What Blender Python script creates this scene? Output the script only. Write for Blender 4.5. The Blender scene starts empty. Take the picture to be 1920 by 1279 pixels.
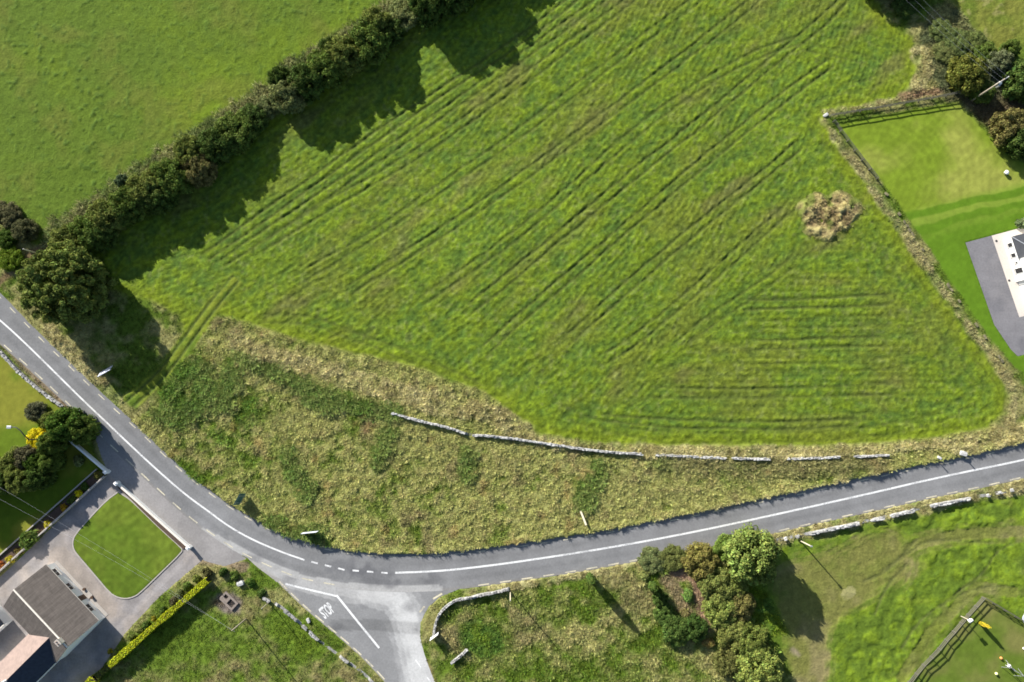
import bpy, math, random
import numpy as np
from mathutils import Vector, Matrix, Euler

random.seed(7)
RNG = np.random.default_rng(11)
scene = bpy.context.scene
COL = scene.collection

# ------------------------------------------------------------------ camera, sky, sun, exposure
CAM_H = 128.0
TILT = math.radians(5.0)
FPX = 1281.0
cam_data = bpy.data.cameras.new('camera')
cam_data.sensor_width = 36.0
cam_data.lens = FPX * 36.0 / 1920.0
cam_data.clip_start = 1.0
cam_data.clip_end = 6000.0
cam = bpy.data.objects.new('camera', cam_data)
cam.location = (0, 0, CAM_H)
cam.rotation_euler = (TILT, 0, 0)
COL.objects.link(cam)
scene.camera = cam

SUN_EL = math.radians(23.5)
SUN_TO = Vector((-0.65, 0.76, 0)).normalized()          # horizontal direction towards the sun
SUN_ROT = math.atan2(SUN_TO.x, SUN_TO.y)
world = bpy.data.worlds.new('World')
scene.world = world
world.use_nodes = True
wn = world.node_tree
wn.nodes.clear()
w_out = wn.nodes.new('ShaderNodeOutputWorld')
w_bg = wn.nodes.new('ShaderNodeBackground')
w_sky = wn.nodes.new('ShaderNodeTexSky')
w_sky.sky_type = 'NISHITA'
w_sky.sun_disc = False
w_sky.sun_elevation = SUN_EL
w_sky.sun_rotation = SUN_ROT
w_bg.inputs['Strength'].default_value = 0.07
wn.links.new(w_sky.outputs[0], w_bg.inputs['Color'])
wn.links.new(w_bg.outputs[0], w_out.inputs['Surface'])

sun_data = bpy.data.lights.new('sun', 'SUN')
sun_data.energy = 5.0
sun_data.angle = math.radians(0.55)
sun_data.color = (1.0, 0.96, 0.89)
sun = bpy.data.objects.new('sun', sun_data)
sd = Vector((SUN_TO.x * math.cos(SUN_EL), SUN_TO.y * math.cos(SUN_EL), math.sin(SUN_EL)))
sun.rotation_euler = sd.to_track_quat('Z', 'Y').to_euler()
sun.location = (0, 0, 60)
COL.objects.link(sun)

scene.view_settings.view_transform = 'Standard'
scene.view_settings.look = 'None'
scene.view_settings.gamma = 1.0
scene.view_settings.use_curve_mapping = False
scene.view_settings.exposure = 1.27
scene.cycles.max_bounces = 6
scene.cycles.diffuse_bounces = 3
scene.cycles.transmission_bounces = 3
scene.cycles.transparent_max_bounces = 4
scene.cycles.filter_width = 1.7

# ------------------------------------------------------------------ map helpers
_ct, _st = math.cos(TILT), math.sin(TILT)


def G(px, py, z=0.0):
    """a point of the survey photo -> the point of the ground (or of the level z) it shows"""
    x = (px - 960.0) / FPX
    y = (639.5 - py) / FPX
    yy = y * _ct + _st
    zz = y * _st - _ct
    t = (z - CAM_H) / zz
    return Vector((x * t, yy * t, z))


def GP(pts, z=0.0):
    return [G(p[0], p[1], z) for p in pts]


def poly(pts):
    return np.array([[v.x, v.y] for v in GP(pts)])


_LAT = [np.random.default_rng(100 + i).random((256, 256)) for i in range(24)]


def vnoise(x, y, seed=0):
    L = _LAT[seed % 24]
    xi = np.floor(x).astype(np.int64)
    yi = np.floor(y).astype(np.int64)
    fx = x - xi
    fy = y - yi
    fx = fx * fx * (3 - 2 * fx)
    fy = fy * fy * (3 - 2 * fy)
    a = L[yi & 255, xi & 255]
    b = L[yi & 255, (xi + 1) & 255]
    c = L[(yi + 1) & 255, xi & 255]
    d = L[(yi + 1) & 255, (xi + 1) & 255]
    return (a * (1 - fx) + b * fx) * (1 - fy) + (c * (1 - fx) + d * fx) * fy


def fbm(x, y, scale, octaves=4, seed=0, gain=0.5):
    """fractal noise, mean 0, roughly -1..1"""
    s = np.zeros_like(x)
    amp, tot = 1.0, 0.0
    f = 1.0 / scale
    for o in range(octaves):
        s += amp * (vnoise(x * f + 17.3 * o + seed * 5.1, y * f - 9.7 * o + seed * 3.3, seed + o) * 2 - 1)
        tot += amp
        amp *= gain
        f *= 2.07
    return s / tot * 1.6


def sstep(a, b, x):
    t = np.clip((x - a) / (b - a), 0, 1)
    return t * t * (3 - 2 * t)


def seg_dist(x, y, line, closed=False):
    """distance of the points to a polyline, and distance along it"""
    best = np.full(x.shape, 1e9)
    n = len(line)
    for i in range(n if closed else n - 1):
        ax, ay = line[i][0], line[i][1]
        bx, by = line[(i + 1) % n][0], line[(i + 1) % n][1]
        dx, dy = bx - ax, by - ay
        l2 = dx * dx + dy * dy + 1e-12
        t = np.clip(((x - ax) * dx + (y - ay) * dy) / l2, 0, 1)
        d = np.hypot(x - ax - t * dx, y - ay - t * dy)
        np.minimum(best, d, out=best)
    return best


def inside(x, y, P):
    r = np.zeros(x.shape, bool)
    n = len(P)
    j = n - 1
    for i in range(n):
        xi, yi = P[i]
        xj, yj = P[j]
        if yi != yj:
            c = ((yi > y) != (yj > y)) & (x < (xj - xi) * (y - yi) / (yj - yi) + xi)
            r ^= c
        j = i
    return r


def sdist(x, y, P, margin=3.0):
    """signed distance, positive inside, clipped to -margin outside the neighbourhood"""
    out = np.full(x.shape, -margin)
    m = (x > P[:, 0].min() - margin) & (x < P[:, 0].max() + margin) & (y > P[:, 1].min() - margin) & (y < P[:, 1].max() + margin)
    if not m.any():
        return out
    xs, ys = x[m], y[m]
    d = seg_dist(xs, ys, P, True)
    ins = inside(xs, ys, P)
    out[m] = np.where(ins, d, -np.minimum(d, margin))
    return out


def ldist(x, y, L, margin=3.0):
    out = np.full(x.shape, margin)
    L = np.asarray(L)
    m = (x > L[:, 0].min() - margin) & (x < L[:, 0].max() + margin) & (y > L[:, 1].min() - margin) & (y < L[:, 1].max() + margin)
    if m.any():
        out[m] = np.minimum(seg_dist(x[m], y[m], L), margin)
    return out


def smooth(pts, n=3):
    """corner cutting of an open polyline"""
    pts = [Vector((p[0], p[1], 0)) for p in pts]
    for _ in range(n):
        q = [pts[0]]
        for a, b in zip(pts[:-1], pts[1:]):
            q.append(a.lerp(b, .25))
            q.append(a.lerp(b, .75))
        q.append(pts[-1])
        pts = q
    return pts


def resample(pts, step):
    out = [pts[0].copy()]
    acc = 0.0
    for a, b in zip(pts[:-1], pts[1:]):
        L = (b - a).length
        if L < 1e-9:
            continue
        d = step - acc
        while d <= L:
            out.append(a.lerp(b, d / L))
            d += step
        acc = L - (d - step)
    if (out[-1] - pts[-1]).length > step * .3:
        out.append(pts[-1].copy())
    return out


def resample_n(pts, n):
    L = [0.0]
    for a, b in zip(pts[:-1], pts[1:]):
        L.append(L[-1] + (b - a).length)
    out = []
    j = 0
    for k in range(n):
        s = L[-1] * k / (n - 1)
        while j < len(L) - 2 and L[j + 1] < s:
            j += 1
        t = (s - L[j]) / max(L[j + 1] - L[j], 1e-9)
        out.append(pts[j].lerp(pts[j + 1], min(max(t, 0), 1)))
    return out


def offset(pts, d):
    out = []
    for i, p in enumerate(pts):
        a = pts[max(i - 1, 0)]
        b = pts[min(i + 1, len(pts) - 1)]
        t = (b - a)
        t.z = 0
        t.normalize()
        out.append(p + Vector((-t.y, t.x, 0)) * d)
    return out


# ------------------------------------------------------------------ object helpers
def tag(o, label=None, cat=None, group=None, kind=None):
    if label:
        o['label'] = label
    if cat:
        o['category'] = cat
    if group:
        o['group'] = group
    if kind:
        o['kind'] = kind
    return o


def link(o, parent=None):
    COL.objects.link(o)
    if parent is not None:
        o.parent = parent
    return o


def thing(name, label, cat, loc=(0, 0, 0), rz=0.0, group=None):
    o = bpy.data.objects.new(name, None)
    o.empty_display_size = 0.3
    o.location = loc
    o.rotation_euler = (0, 0, rz)
    link(o)
    return tag(o, label, cat, group)


class MB:
    """collects vertices and faces; build() links them as one mesh object"""

    def __init__(self):
        self.v, self.f = [], []

    def add(self, verts, faces):
        n = len(self.v)
        self.v += [tuple(p) for p in verts]
        self.f += [tuple(i + n for i in f) for f in faces]
        return self

    def box(self, c, s, rz=0.0, M=None):
        sx, sy, sz = s[0] / 2, s[1] / 2, s[2] / 2
        vs = [Vector((x * sx, y * sy, z * sz)) for z in (-1, 1) for y in (-1, 1) for x in (-1, 1)]
        R = Matrix.Rotation(rz, 3, 'Z') if M is None else M
        vs = [R @ p + Vector(c) for p in vs]
        return self.add(vs, [(0, 2, 3, 1), (4, 5, 7, 6), (0, 1, 5, 4), (2, 6, 7, 3), (0, 4, 6, 2), (1, 3, 7, 5)])

    def bar(self, a, b, w, h=None):
        """square bar between two points"""
        a, b = Vector(a), Vector(b)
        h = h or w
        d = (b - a)
        L = d.length
        z = d.normalized()
        up = Vector((0, 0, 1)) if abs(z.z) < .95 else Vector((1, 0, 0))
        x = up.cross(z).normalized()
        y = z.cross(x)
        vs = []
        for t in (0, L):
            for (i, j) in ((-1, -1), (1, -1), (1, 1), (-1, 1)):
                vs.append(a + z * t + x * (i * w / 2) + y * (j * h / 2))
        return self.add(vs, [(0, 3, 2, 1), (4, 5, 6, 7), (0, 1, 5, 4), (1, 2, 6, 5), (2, 3, 7, 6), (3, 0, 4, 7)])

    def tube(self, pts, radii, n=8, caps=True):
        pts = [Vector(p) for p in pts]
        rings = []
        vs, fs = [], []
        for i, p in enumerate(pts):
            d = (pts[min(i + 1, len(pts) - 1)] - pts[max(i - 1, 0)]).normalized()
            up = Vector((0, 0, 1)) if abs(d.z) < .9 else Vector((1, 0, 0))
            x = up.cross(d).normalized()
            y = d.cross(x)
            r = radii[i] if hasattr(radii, '__len__') else radii
            for k in range(n):
                a = 2 * math.pi * k / n
                vs.append(p + x * (math.cos(a) * r) + y * (math.sin(a) * r))
        for i in range(len(pts) - 1):
            for k in range(n):
                fs.append((i * n + k, i * n + (k + 1) % n, (i + 1) * n + (k + 1) % n, (i + 1) * n + k))
        if caps:
            fs.append(tuple(range(n - 1, -1, -1)))
            m = (len(pts) - 1) * n
            fs.append(tuple(range(m, m + n)))
        return self.add(vs, fs)

    def strip(self, left, right):
        vs = [p for ab in zip(left, right) for p in ab]
        fs = [(2 * i, 2 * i + 1, 2 * i + 3, 2 * i + 2) for i in range(len(left) - 1)]
        return self.add(vs, fs)

    def mesh(self, name):
        me = bpy.data.meshes.new(name)
        me.from_pydata(self.v, [], self.f)
        me.update()
        return me

    def build(self, name, mat, parent=None, smooth_=False, bevel=0.0, loc=None):
        me = self.mesh(name)
        if mat is not None:
            me.materials.append(mat)
        if smooth_:
            me.polygons.foreach_set('use_smooth', [True] * len(me.polygons))
        o = bpy.data.objects.new(name, me)
        if loc is not None:
            o.location = loc
        link(o, parent)
        if bevel > 0:
            m = o.modifiers.new('bevel', 'BEVEL')
            m.width = bevel
            m.segments = 2
            m.limit_method = 'ANGLE'
        return o


def np_mesh(name, V, F, mat, col=None, smooth_=True, cname='tone'):
    """numpy vertices (n,3) and quads (m,4) -> mesh"""
    me = bpy.data.meshes.new(name)
    me.vertices.add(len(V))
    me.vertices.foreach_set('co', np.ascontiguousarray(V, np.float32).ravel())
    k = F.shape[1]
    me.loops.add(F.size)
    me.loops.foreach_set('vertex_index', np.ascontiguousarray(F, np.int32).ravel())
    me.polygons.add(len(F))
    me.polygons.foreach_set('loop_start', np.arange(0, F.size, k, dtype=np.int32))
    me.polygons.foreach_set('use_smooth', np.full(len(F), smooth_, bool))
    if col is not None:
        a = me.attributes.new(cname, 'FLOAT_COLOR', 'POINT')
        c4 = np.ones((len(V), 4), np.float32)
        c4[:, :3] = col
        a.data.foreach_set('color', c4.ravel())
    me.update(calc_edges=True)
    if mat is not None:
        me.materials.append(mat)
    return me


def mesh_obj(name, me, parent=None, loc=None):
    o = bpy.data.objects.new(name, me)
    if loc is not None:
        o.location = loc
    return link(o, parent)


# ------------------------------------------------------------------ materials
def new_mat(name):
    m = bpy.data.materials.new(name)
    m.use_nodes = True
    nt = m.node_tree
    b = nt.nodes['Principled BSDF']
    return m, nt, b


def set_spec(b, v):
    b.inputs['Specular IOR Level'].default_value = v


def noise_node(nt, scale, detail=4, rough=0.6, coords='Object'):
    tc = nt.nodes.new('ShaderNodeTexCoord') if coords != 'World' else nt.nodes.new('ShaderNodeNewGeometry')
    n = nt.nodes.new('ShaderNodeTexNoise')
    n.inputs['Scale'].default_value = scale
    n.inputs['Detail'].default_value = detail
    n.inputs['Roughness'].default_value = rough
    nt.links.new(tc.outputs['Position' if coords == 'World' else coords], n.inputs['Vector'])
    return n


def mix_mul(nt, colsock, facsock, lo, hi):
    """colour * maprange(fac, 0.25..0.75 -> lo..hi)"""
    mr = nt.nodes.new('ShaderNodeMapRange')
    mr.inputs['From Min'].default_value = 0.25
    mr.inputs['From Max'].default_value = 0.75
    mr.inputs['To Min'].default_value = lo
    mr.inputs['To Max'].default_value = hi
    nt.links.new(facsock, mr.inputs['Value'])
    vm = nt.nodes.new('ShaderNodeVectorMath')
    vm.operation = 'SCALE'
    nt.links.new(colsock, vm.inputs[0])
    nt.links.new(mr.outputs[0], vm.inputs['Scale'])
    return vm.outputs[0]


def add_bump(nt, b, hsock, strength, dist):
    bp = nt.nodes.new('ShaderNodeBump')
    bp.inputs['Strength'].default_value = strength
    bp.inputs['Distance'].default_value = dist
    nt.links.new(hsock, bp.inputs['Height'])
    nt.links.new(bp.outputs[0], b.inputs['Normal'])


def mat_plain(name, col, rough=0.7, var=0.15, scale=3.0, bump=0.3, bdist=0.02, spec=0.3, metal=0.0, coords='Object'):
    m, nt, b = new_mat(name)
    rgb = nt.nodes.new('ShaderNodeRGB')
    rgb.outputs[0].default_value = (*col, 1)
    n = noise_node(nt, scale, 5, 0.65, coords)
    s = mix_mul(nt, rgb.outputs[0], n.outputs['Fac'], 1 - var, 1 + var)
    nt.links.new(s, b.inputs['Base Color'])
    b.inputs['Roughness'].default_value = rough
    b.inputs['Metallic'].default_value = metal
    set_spec(b, spec)
    if bump > 0:
        add_bump(nt, b, n.outputs['Fac'], bump, bdist)
    return m


def mat_ground(name, n1=5.0, n2=1.2, bump=0.5, bdist=0.12, var=0.22):
    """vertex tone of the surface times fine grain"""
    m, nt, b = new_mat(name)
    at = nt.nodes.new('ShaderNodeAttribute')
    at.attribute_name = 'tone'
    a = noise_node(nt, n1, 5, 0.7, 'World')
    c = noise_node(nt, n2, 4, 0.65, 'World')
    s = mix_mul(nt, at.outputs['Color'], a.outputs['Fac'], 1 - var, 1 + var)
    s = mix_mul(nt, s, c.outputs['Fac'], 1 - var * .6, 1 + var * .6)
    nt.links.new(s, b.inputs['Base Color'])
    b.inputs['Roughness'].default_value = 0.95
    set_spec(b, 0.08)
    add_bump(nt, b, a.outputs['Fac'], bump, bdist)
    return m


def mat_leaf(name, var=0.45, trans=0.32, use_attr=False, spec=0.04):
    """foliage: object colour (or vertex tone), each leaf a little different, part of the light goes through"""
    m, nt, b = new_mat(name)
    if use_attr:
        src = nt.nodes.new('ShaderNodeAttribute')
        src.attribute_name = 'tone'
    else:
        src = nt.nodes.new('ShaderNodeObjectInfo')
    geo = nt.nodes.new('ShaderNodeNewGeometry')
    cn = noise_node(nt, 3.2 if not use_attr else 1.1, 3, .6, 'Object' if not use_attr else 'World')
    csrc = mix_mul(nt, src.outputs['Color'], cn.outputs['Fac'], .62, 1.5)
    hs = nt.nodes.new('ShaderNodeHueSaturation')
    mr = nt.nodes.new('ShaderNodeMapRange')
    mr.inputs['To Min'].default_value = 0.47
    mr.inputs['To Max'].default_value = 0.525
    nt.links.new(geo.outputs['Random Per Island'], mr.inputs['Value'])
    mr2 = nt.nodes.new('ShaderNodeMath')
    mr2.operation = 'MULTIPLY'
    mr2.inputs[1].default_value = 7.31
    nt.links.new(geo.outputs['Random Per Island'], mr2.inputs[0])
    fr = nt.nodes.new('ShaderNodeMath')
    fr.operation = 'FRACT'
    nt.links.new(mr2.outputs[0], fr.inputs[0])
    mv = nt.nodes.new('ShaderNodeMapRange')
    mv.inputs['To Min'].default_value = 1 - var
    mv.inputs['To Max'].default_value = 1 + var
    nt.links.new(fr.outputs[0], mv.inputs['Value'])
    nt.links.new(mr.outputs[0], hs.inputs['Hue'])
    nt.links.new(mv.outputs[0], hs.inputs['Value'])
    nt.links.new(csrc, hs.inputs['Color'])
    nt.links.new(hs.outputs[0], b.inputs['Base Color'])
    b.inputs['Roughness'].default_value = 0.6
    set_spec(b, spec)
    tr = nt.nodes.new('ShaderNodeBsdfTranslucent')
    nt.links.new(hs.outputs[0], tr.inputs['Color'])
    mx = nt.nodes.new('ShaderNodeMixShader')
    mx.inputs[0].default_value = trans
    out = nt.nodes['Material Output']
    nt.links.new(b.outputs[0], mx.inputs[1])
    nt.links.new(tr.outputs[0], mx.inputs[2])
    nt.links.new(mx.outputs[0], out.inputs['Surface'])
    return m


M = {}
M['sward'] = mat_ground('sward', 2.6, 0.8, 0.7, 0.18, 0.27)
M['lawn'] = mat_ground('mown_lawn', 6.0, 0.9, 0.25, 0.05, 0.12)
M['rough'] = mat_ground('rough_sward', 3.2, 0.9, 0.8, 0.2, 0.28)
M['tarmac'] = mat_ground('tarmac', 2.8, 0.5, 0.2, 0.012, 0.18)
M['leaf'] = mat_leaf('leaf')
M['tuft'] = mat_leaf('grass_blade', 0.3, 0.42, True, 0.1)
M['bark'] = mat_plain('bark', (0.10, 0.08, 0.06), 0.9, 0.3, 8, 0.6, 0.03)
M['timber'] = mat_plain('weathered_timber', (0.105, 0.10, 0.078), 0.85, 0.25, 6, 0.4, 0.02)
M['pole'] = mat_plain('pole_timber', (0.30, 0.26, 0.20), 0.85, 0.2, 5, 0.3, 0.02)
M['pale_pole'] = mat_plain('pale_pole_timber', (0.50, 0.45, 0.33), 0.8, 0.15, 5, 0.3, 0.02)
M['stone'] = mat_plain('limestone', (0.25, 0.245, 0.235), 0.9, 0.45, 2.2, 0.7, 0.06, coords='World')
M['pale_stone'] = mat_plain('pale_limestone', (0.40, 0.395, 0.38), 0.9, 0.45, 2.2, 0.6, 0.05, coords='World')
M['render'] = mat_plain('white_render', (0.74, 0.73, 0.70), 0.8, 0.06, 2, 0.1, 0.01, coords='World')
M['white'] = mat_plain('white_paint', (0.78, 0.78, 0.76), 0.5, 0.06, 3, 0.05, 0.01)
def mat_paint(name, col_, under, cover):
    m, nt, b = new_mat(name)
    n = noise_node(nt, 5.0, 6, .75, 'World')
    n2 = noise_node(nt, .35, 3, .6, 'World')
    ad = nt.nodes.new('ShaderNodeMath')
    ad.operation = 'MULTIPLY_ADD'
    ad.inputs[1].default_value = .55
    nt.links.new(n2.outputs['Fac'], ad.inputs[0])
    nt.links.new(n.outputs['Fac'], ad.inputs[2])
    mr = nt.nodes.new('ShaderNodeMapRange')
    mr.inputs['From Min'].default_value = cover - .10
    mr.inputs['From Max'].default_value = cover + .10
    nt.links.new(ad.outputs[0], mr.inputs['Value'])
    mx = nt.nodes.new('ShaderNodeMix')
    mx.data_type = 'RGBA'
    nt.links.new(mr.outputs[0], mx.inputs[0])
    mx.inputs[6].default_value = (*under, 1)
    mx.inputs[7].default_value = (*col_, 1)
    nt.links.new(mx.outputs[2], b.inputs['Base Color'])
    b.inputs['Roughness'].default_value = .75
    set_spec(b, .2)
    return m


M['line'] = mat_paint('worn_white_line', (.62, .62, .61), (.27, .27, .275), .71)
M['yline'] = mat_paint('worn_cream_line', (.55, .50, .36), (.27, .255, .22), .74)
M['kerb'] = mat_plain('kerb_concrete', (0.34, 0.31, 0.28), 0.9, 0.2, 4, 0.3, 0.01, coords='World')
M['coping'] = mat_plain('cream_coping', (0.62, 0.57, 0.50), 0.85, 0.15, 3, 0.2, 0.01, coords='World')
M['soil'] = mat_plain('soil', (0.075, 0.05, 0.036), 0.95, 0.35, 4, 0.6, 0.05, coords='World')
def mat_streaked(name, colr):
    m, nt, b = new_mat(name)
    tc = nt.nodes.new('ShaderNodeTexCoord')
    outs = []
    for sc, sca, det in (((1, .09, .09), 3.2, 5), ((1, 1, 1), .9, 4), ((.35, 3.0, 3.0), 1.6, 2)):
        mp = nt.nodes.new('ShaderNodeMapping')
        mp.inputs['Scale'].default_value = sc
        n = nt.nodes.new('ShaderNodeTexNoise')
        n.inputs['Scale'].default_value = sca
        n.inputs['Detail'].default_value = det
        n.inputs['Roughness'].default_value = .7
        nt.links.new(tc.outputs['Object'], mp.inputs['Vector'])
        nt.links.new(mp.outputs[0], n.inputs['Vector'])
        outs.append(n.outputs['Fac'])
    rgb = nt.nodes.new('ShaderNodeRGB')
    rgb.outputs[0].default_value = (*colr, 1)
    c = rgb.outputs[0]
    for o_, v in zip(outs, (.34, .22, .12)):
        c = mix_mul(nt, c, o_, 1 - v, 1 + v)
    nt.links.new(c, b.inputs['Base Color'])
    b.inputs['Roughness'].default_value = .85
    set_spec(b, .2)
    add_bump(nt, b, outs[0], .3, .03)
    return m


M['slate_roof'] = mat_streaked('weathered_roof_tile', (0.098, 0.084, 0.074))
M['pink_roof'] = mat_plain('pinkish_roof_sheet', (0.24, 0.18, 0.155), 0.8, 0.2, 1.5, 0.3, 0.02, coords='World')
M['dark_slate'] = mat_plain('dark_slate', (0.045, 0.048, 0.055), 0.7, 0.2, 3, 0.3, 0.02, coords='World')
M['near_black'] = mat_plain('near_black_roof', (0.012, 0.015, 0.022), 0.8, 0.3, 2, 0.2, 0.01, 0.1, coords='World')
M['tank'] = mat_plain('stained_concrete', (0.20, 0.165, 0.14), 0.9, 0.3, 3, 0.3, 0.01, coords='World')
M['navy_slope_shade'] = mat_plain('navy_slope_shade', (0.030, 0.038, 0.055), 0.8, 0.25, 2, 0.3, 0.01, 0.15, coords='World')  # shade of the wing's far slope, put into the roof colour
M['glass'] = mat_plain('window_glass', (0.012, 0.014, 0.017), 0.08, 0.1, 3, 0, 0, 0.5)
M['frame_brown'] = mat_plain('brown_frame', (0.07, 0.04, 0.025), 0.6, 0.2, 5, 0.1, 0.01)
M['metal'] = mat_plain('galvanised_metal', (0.45, 0.46, 0.48), 0.45, 0.1, 6, 0.05, 0.005, 0.5, 0.6)
M['dark_metal'] = mat_plain('dark_metal', (0.045, 0.045, 0.045), 0.55, 0.2, 6, 0.05, 0.005, 0.4, 0.3)
M['sign_back'] = mat_plain('green_sign_back', (0.05, 0.12, 0.09), 0.6, 0.15, 4, 0.05, 0.005)
M['sign_pale'] = mat_plain('pale_sign_face', (0.50, 0.53, 0.62), 0.5, 0.06, 4, 0.05, 0.005)
M['cream'] = mat_plain('cream_paving', (0.50, 0.45, 0.40), 0.85, 0.1, 4, 0.1, 0.005, coords='World')
M['blue'] = mat_plain('blue_plastic', (0.05, 0.12, 0.42), 0.5, 0.1, 4, 0, 0)
M['black'] = mat_plain('unlit_opening_black', (0.02, 0.02, 0.025), 0.7, 0.1, 4, 0, 0)
M['pale_yellow'] = mat_plain('pale_yellow_plastic', (0.75, 0.72, 0.35), 0.5, 0.05, 4, 0, 0)
M['orange'] = mat_plain('orange_plastic', (0.65, 0.25, 0.08), 0.5, 0.05, 4, 0, 0)
M['dirt_straw'] = mat_ground('straw_heap', 5.0, 1.5, 0.9, 0.25, 0.3)

# ------------------------------------------------------------------ map of the place
MAIN_TOP = [(-120, 440), (-40, 512), (5, 553), (47, 597), (92, 642), (150, 697), (202, 747), (259, 798), (310, 847), (362, 894), (430, 944), (490, 979), (540, 1003), (600, 1021),
            (660, 1033), (720, 1037), (790, 1038), (875, 1031), (997, 1015), (1132, 994), (1232, 975), (1320, 957), (1485, 923), (1560, 907), (1640, 889), (1720, 872), (1800, 857), (1920, 829), (2060, 790)]
MAIN_BOT = [(-120, 541), (-60, 592), (5, 650), (35, 676), (86, 722), (136, 770), (189, 823), (244, 873), (299, 925), (356, 976), (420, 1022), (470, 1050), (526, 1075), (566, 1089), (640, 1103), (730, 1111),
            (822, 1109), (895, 1101), (979, 1089), (1060, 1077), (1140, 1063), (1221, 1048), (1302, 1031), (1382, 1015), (1462, 998), (1542, 980), (1657, 955), (1740, 936), (1820, 920), (1900, 902), (1960, 888), (2060, 862)]
CENTRE = [(-120, 500), (0, 600), (42, 638), (100, 695), (150, 745), (200, 792), (250, 840), (300, 886), (347, 927), (390, 958), (430, 988), (475, 1013), (530, 1036), (571, 1050)]
CENTRE_E = [(741, 1074), (800, 1072), (855, 1068), (955, 1056), (1132, 1029), (1285, 1001), (1435, 969), (1615, 929), (1765, 894), (1918, 863), (2060, 830)]
SIDE_L = [(440, 1015), (470, 1055), (520, 1091), (566, 1137), (632, 1192), (680, 1234), (722, 1279), (775, 1345), (830, 1420)]
SIDE_R = [(905, 1078), (868, 1102), (826, 1119), (803, 1138), (789, 1165), (787, 1190), (795, 1226), (815, 1279), (845, 1345), (885, 1420)]
APRON = [(170, 795), (216, 838), (446, 1034), (462, 1048), (420, 1062), (384, 1052), (357, 1028), (222, 908), (204, 888), (193, 865)]
YARD = [(204, 886), (226, 908), (357, 1026), (382, 1048), (300, 1118), (236, 1186), (176, 1275), (150, 1330), (-120, 1330), (-120, 1190), (22, 1062), (120, 966)]
FRONT_LAWN = [(222, 922), (243, 935), (262, 953), (300, 990), (342, 1028), (343, 1034), (300, 1076), (262, 1113), (250, 1120), (236, 1123), (222, 1121), (207, 1113), (175, 1075), (145, 1040), (138, 1030), (136, 1018), (140, 1003), (172, 967), (200, 938)]
TARMAC_R = [(1810, 455), (1859, 442), (1911, 595), (2005, 570), (2030, 640), (1908, 668), (1895, 655), (1864, 609)]
PAVING_R = [(1859, 442), (1960, 415), (2012, 570), (1911, 595)]

P_PASTURE = [(-150, -80), (860, -80), (760, 12), (700, 48), (620, 100), (560, 135), (500, 190), (430, 235), (350, 285), (260, 340), (190, 395), (120, 440), (100, 470), (60, 460), (-10, 400), (-150, 380)]
P_FIELD = [(95, 470), (250, 400), (400, 290), (560, 190), (760, 40), (840, -80), (1600, -80), (1640, 0), (1665, 40), (1710, 68), (1721, 110), (1716, 150), (1692, 182), (1552, 214), (1546, 228), (1600, 315), (1652, 385), (1712, 480), (1775, 570), (1835, 655), (1880, 712), (1890, 745),
           (1882, 775), (1852, 803), (1760, 822), (1650, 833), (1500, 838), (1300, 838), (1130, 834), (1005, 815), (950, 770), (905, 735), (800, 697), (700, 672), (560, 640), (480, 612), (410, 590), (372, 625), (340, 670), (300, 715), (250, 762), (232, 745), (300, 690), (345, 620), (330, 590), (280, 560), (240, 555), (190, 540)]
P_LAWN_R = [(1565, 236), (1660, 214), (1795, 190), (1850, 250), (1900, 300), (2060, 350), (2060, 640), (1990, 660), (1920, 700), (1900, 690), (1850, 628), (1790, 540), (1730, 450), (1660, 350), (1600, 280)]
P_NE = [(1768, -80), (2060, -80), (2060, 180), (1920, 150), (1880, 105), (1830, 70), (1770, 10)]
P_SE = [(1440, 1030), (1500, 1015), (1600, 995), (1700, 968), (1800, 945), (1920, 925), (2060, 900), (2060, 1400), (1480, 1400), (1490, 1270), (1440, 1180), (1400, 1100)]
P_KIDS = [(1843, 1118), (1920, 1166), (2060, 1240), (2060, 1400), (1590, 1400), (1697, 1285)]
P_SW = [(400, 1090), (440, 1085), (500, 1122), (560, 1165), (650, 1240), (770, 1345), (800, 1420), (100, 1420), (180, 1290), (300, 1170)]
P_NW = [(-120, 640), (5, 664), (40, 700), (80, 740), (110, 760), (200, 880), (120, 962), (20, 1055), (-120, 1180)]
P_ROUGH = [(300, 760), (350, 640), (410, 592), (480, 612), (560, 640), (700, 672), (800, 697), (905, 735), (950, 770), (1005, 815), (1130, 834), (1300, 838), (1500, 838), (1650, 833), (1760, 822), (1880, 800), (1960, 780), (1960, 830), (1720, 880), (1485, 935), (1132, 1005), (875, 1045), (680, 1045), (540, 1010), (430, 960), (310, 860), (240, 790)]

HARD = [np.array([[v.x, v.y] for v in GP(MAIN_TOP) + GP(MAIN_BOT)[::-1]]),
        np.array([[v.x, v.y] for v in GP(SIDE_L) + GP(SIDE_R)[::-1]]),
        poly(APRON), poly(YARD), poly(TARMAC_R), poly(PAVING_R)]

# ------------------------------------------------------------------ the ground, one fine grid divided into fields
STEP = 0.25
X0, X1, Y0, Y1 = -114.0, 114.0, -62.0, 92.0
gx = np.arange(X0, X1 + 1e-6, STEP)
gy = np.arange(Y0, Y1 + 1e-6, STEP)
NX, NY = len(gx), len(gy)
X, Y = [a.ravel() for a in np.meshgrid(gx, gy)]
N = X.size


def col(*c):
    return np.array(c, float)


def lerp(a, b, t):
    t = np.asarray(t)[..., None]
    return a * (1 - t) + b * t


edge_n = fbm(X, Y, 2.2, 3, 3) * 0.35
big = fbm(X, Y, 22, 3, 5)
mid = fbm(X, Y, 6, 3, 7)
small = fbm(X, Y, 1.6, 3, 9)
fine = fbm(X, Y, 0.7, 2, 12)

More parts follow.
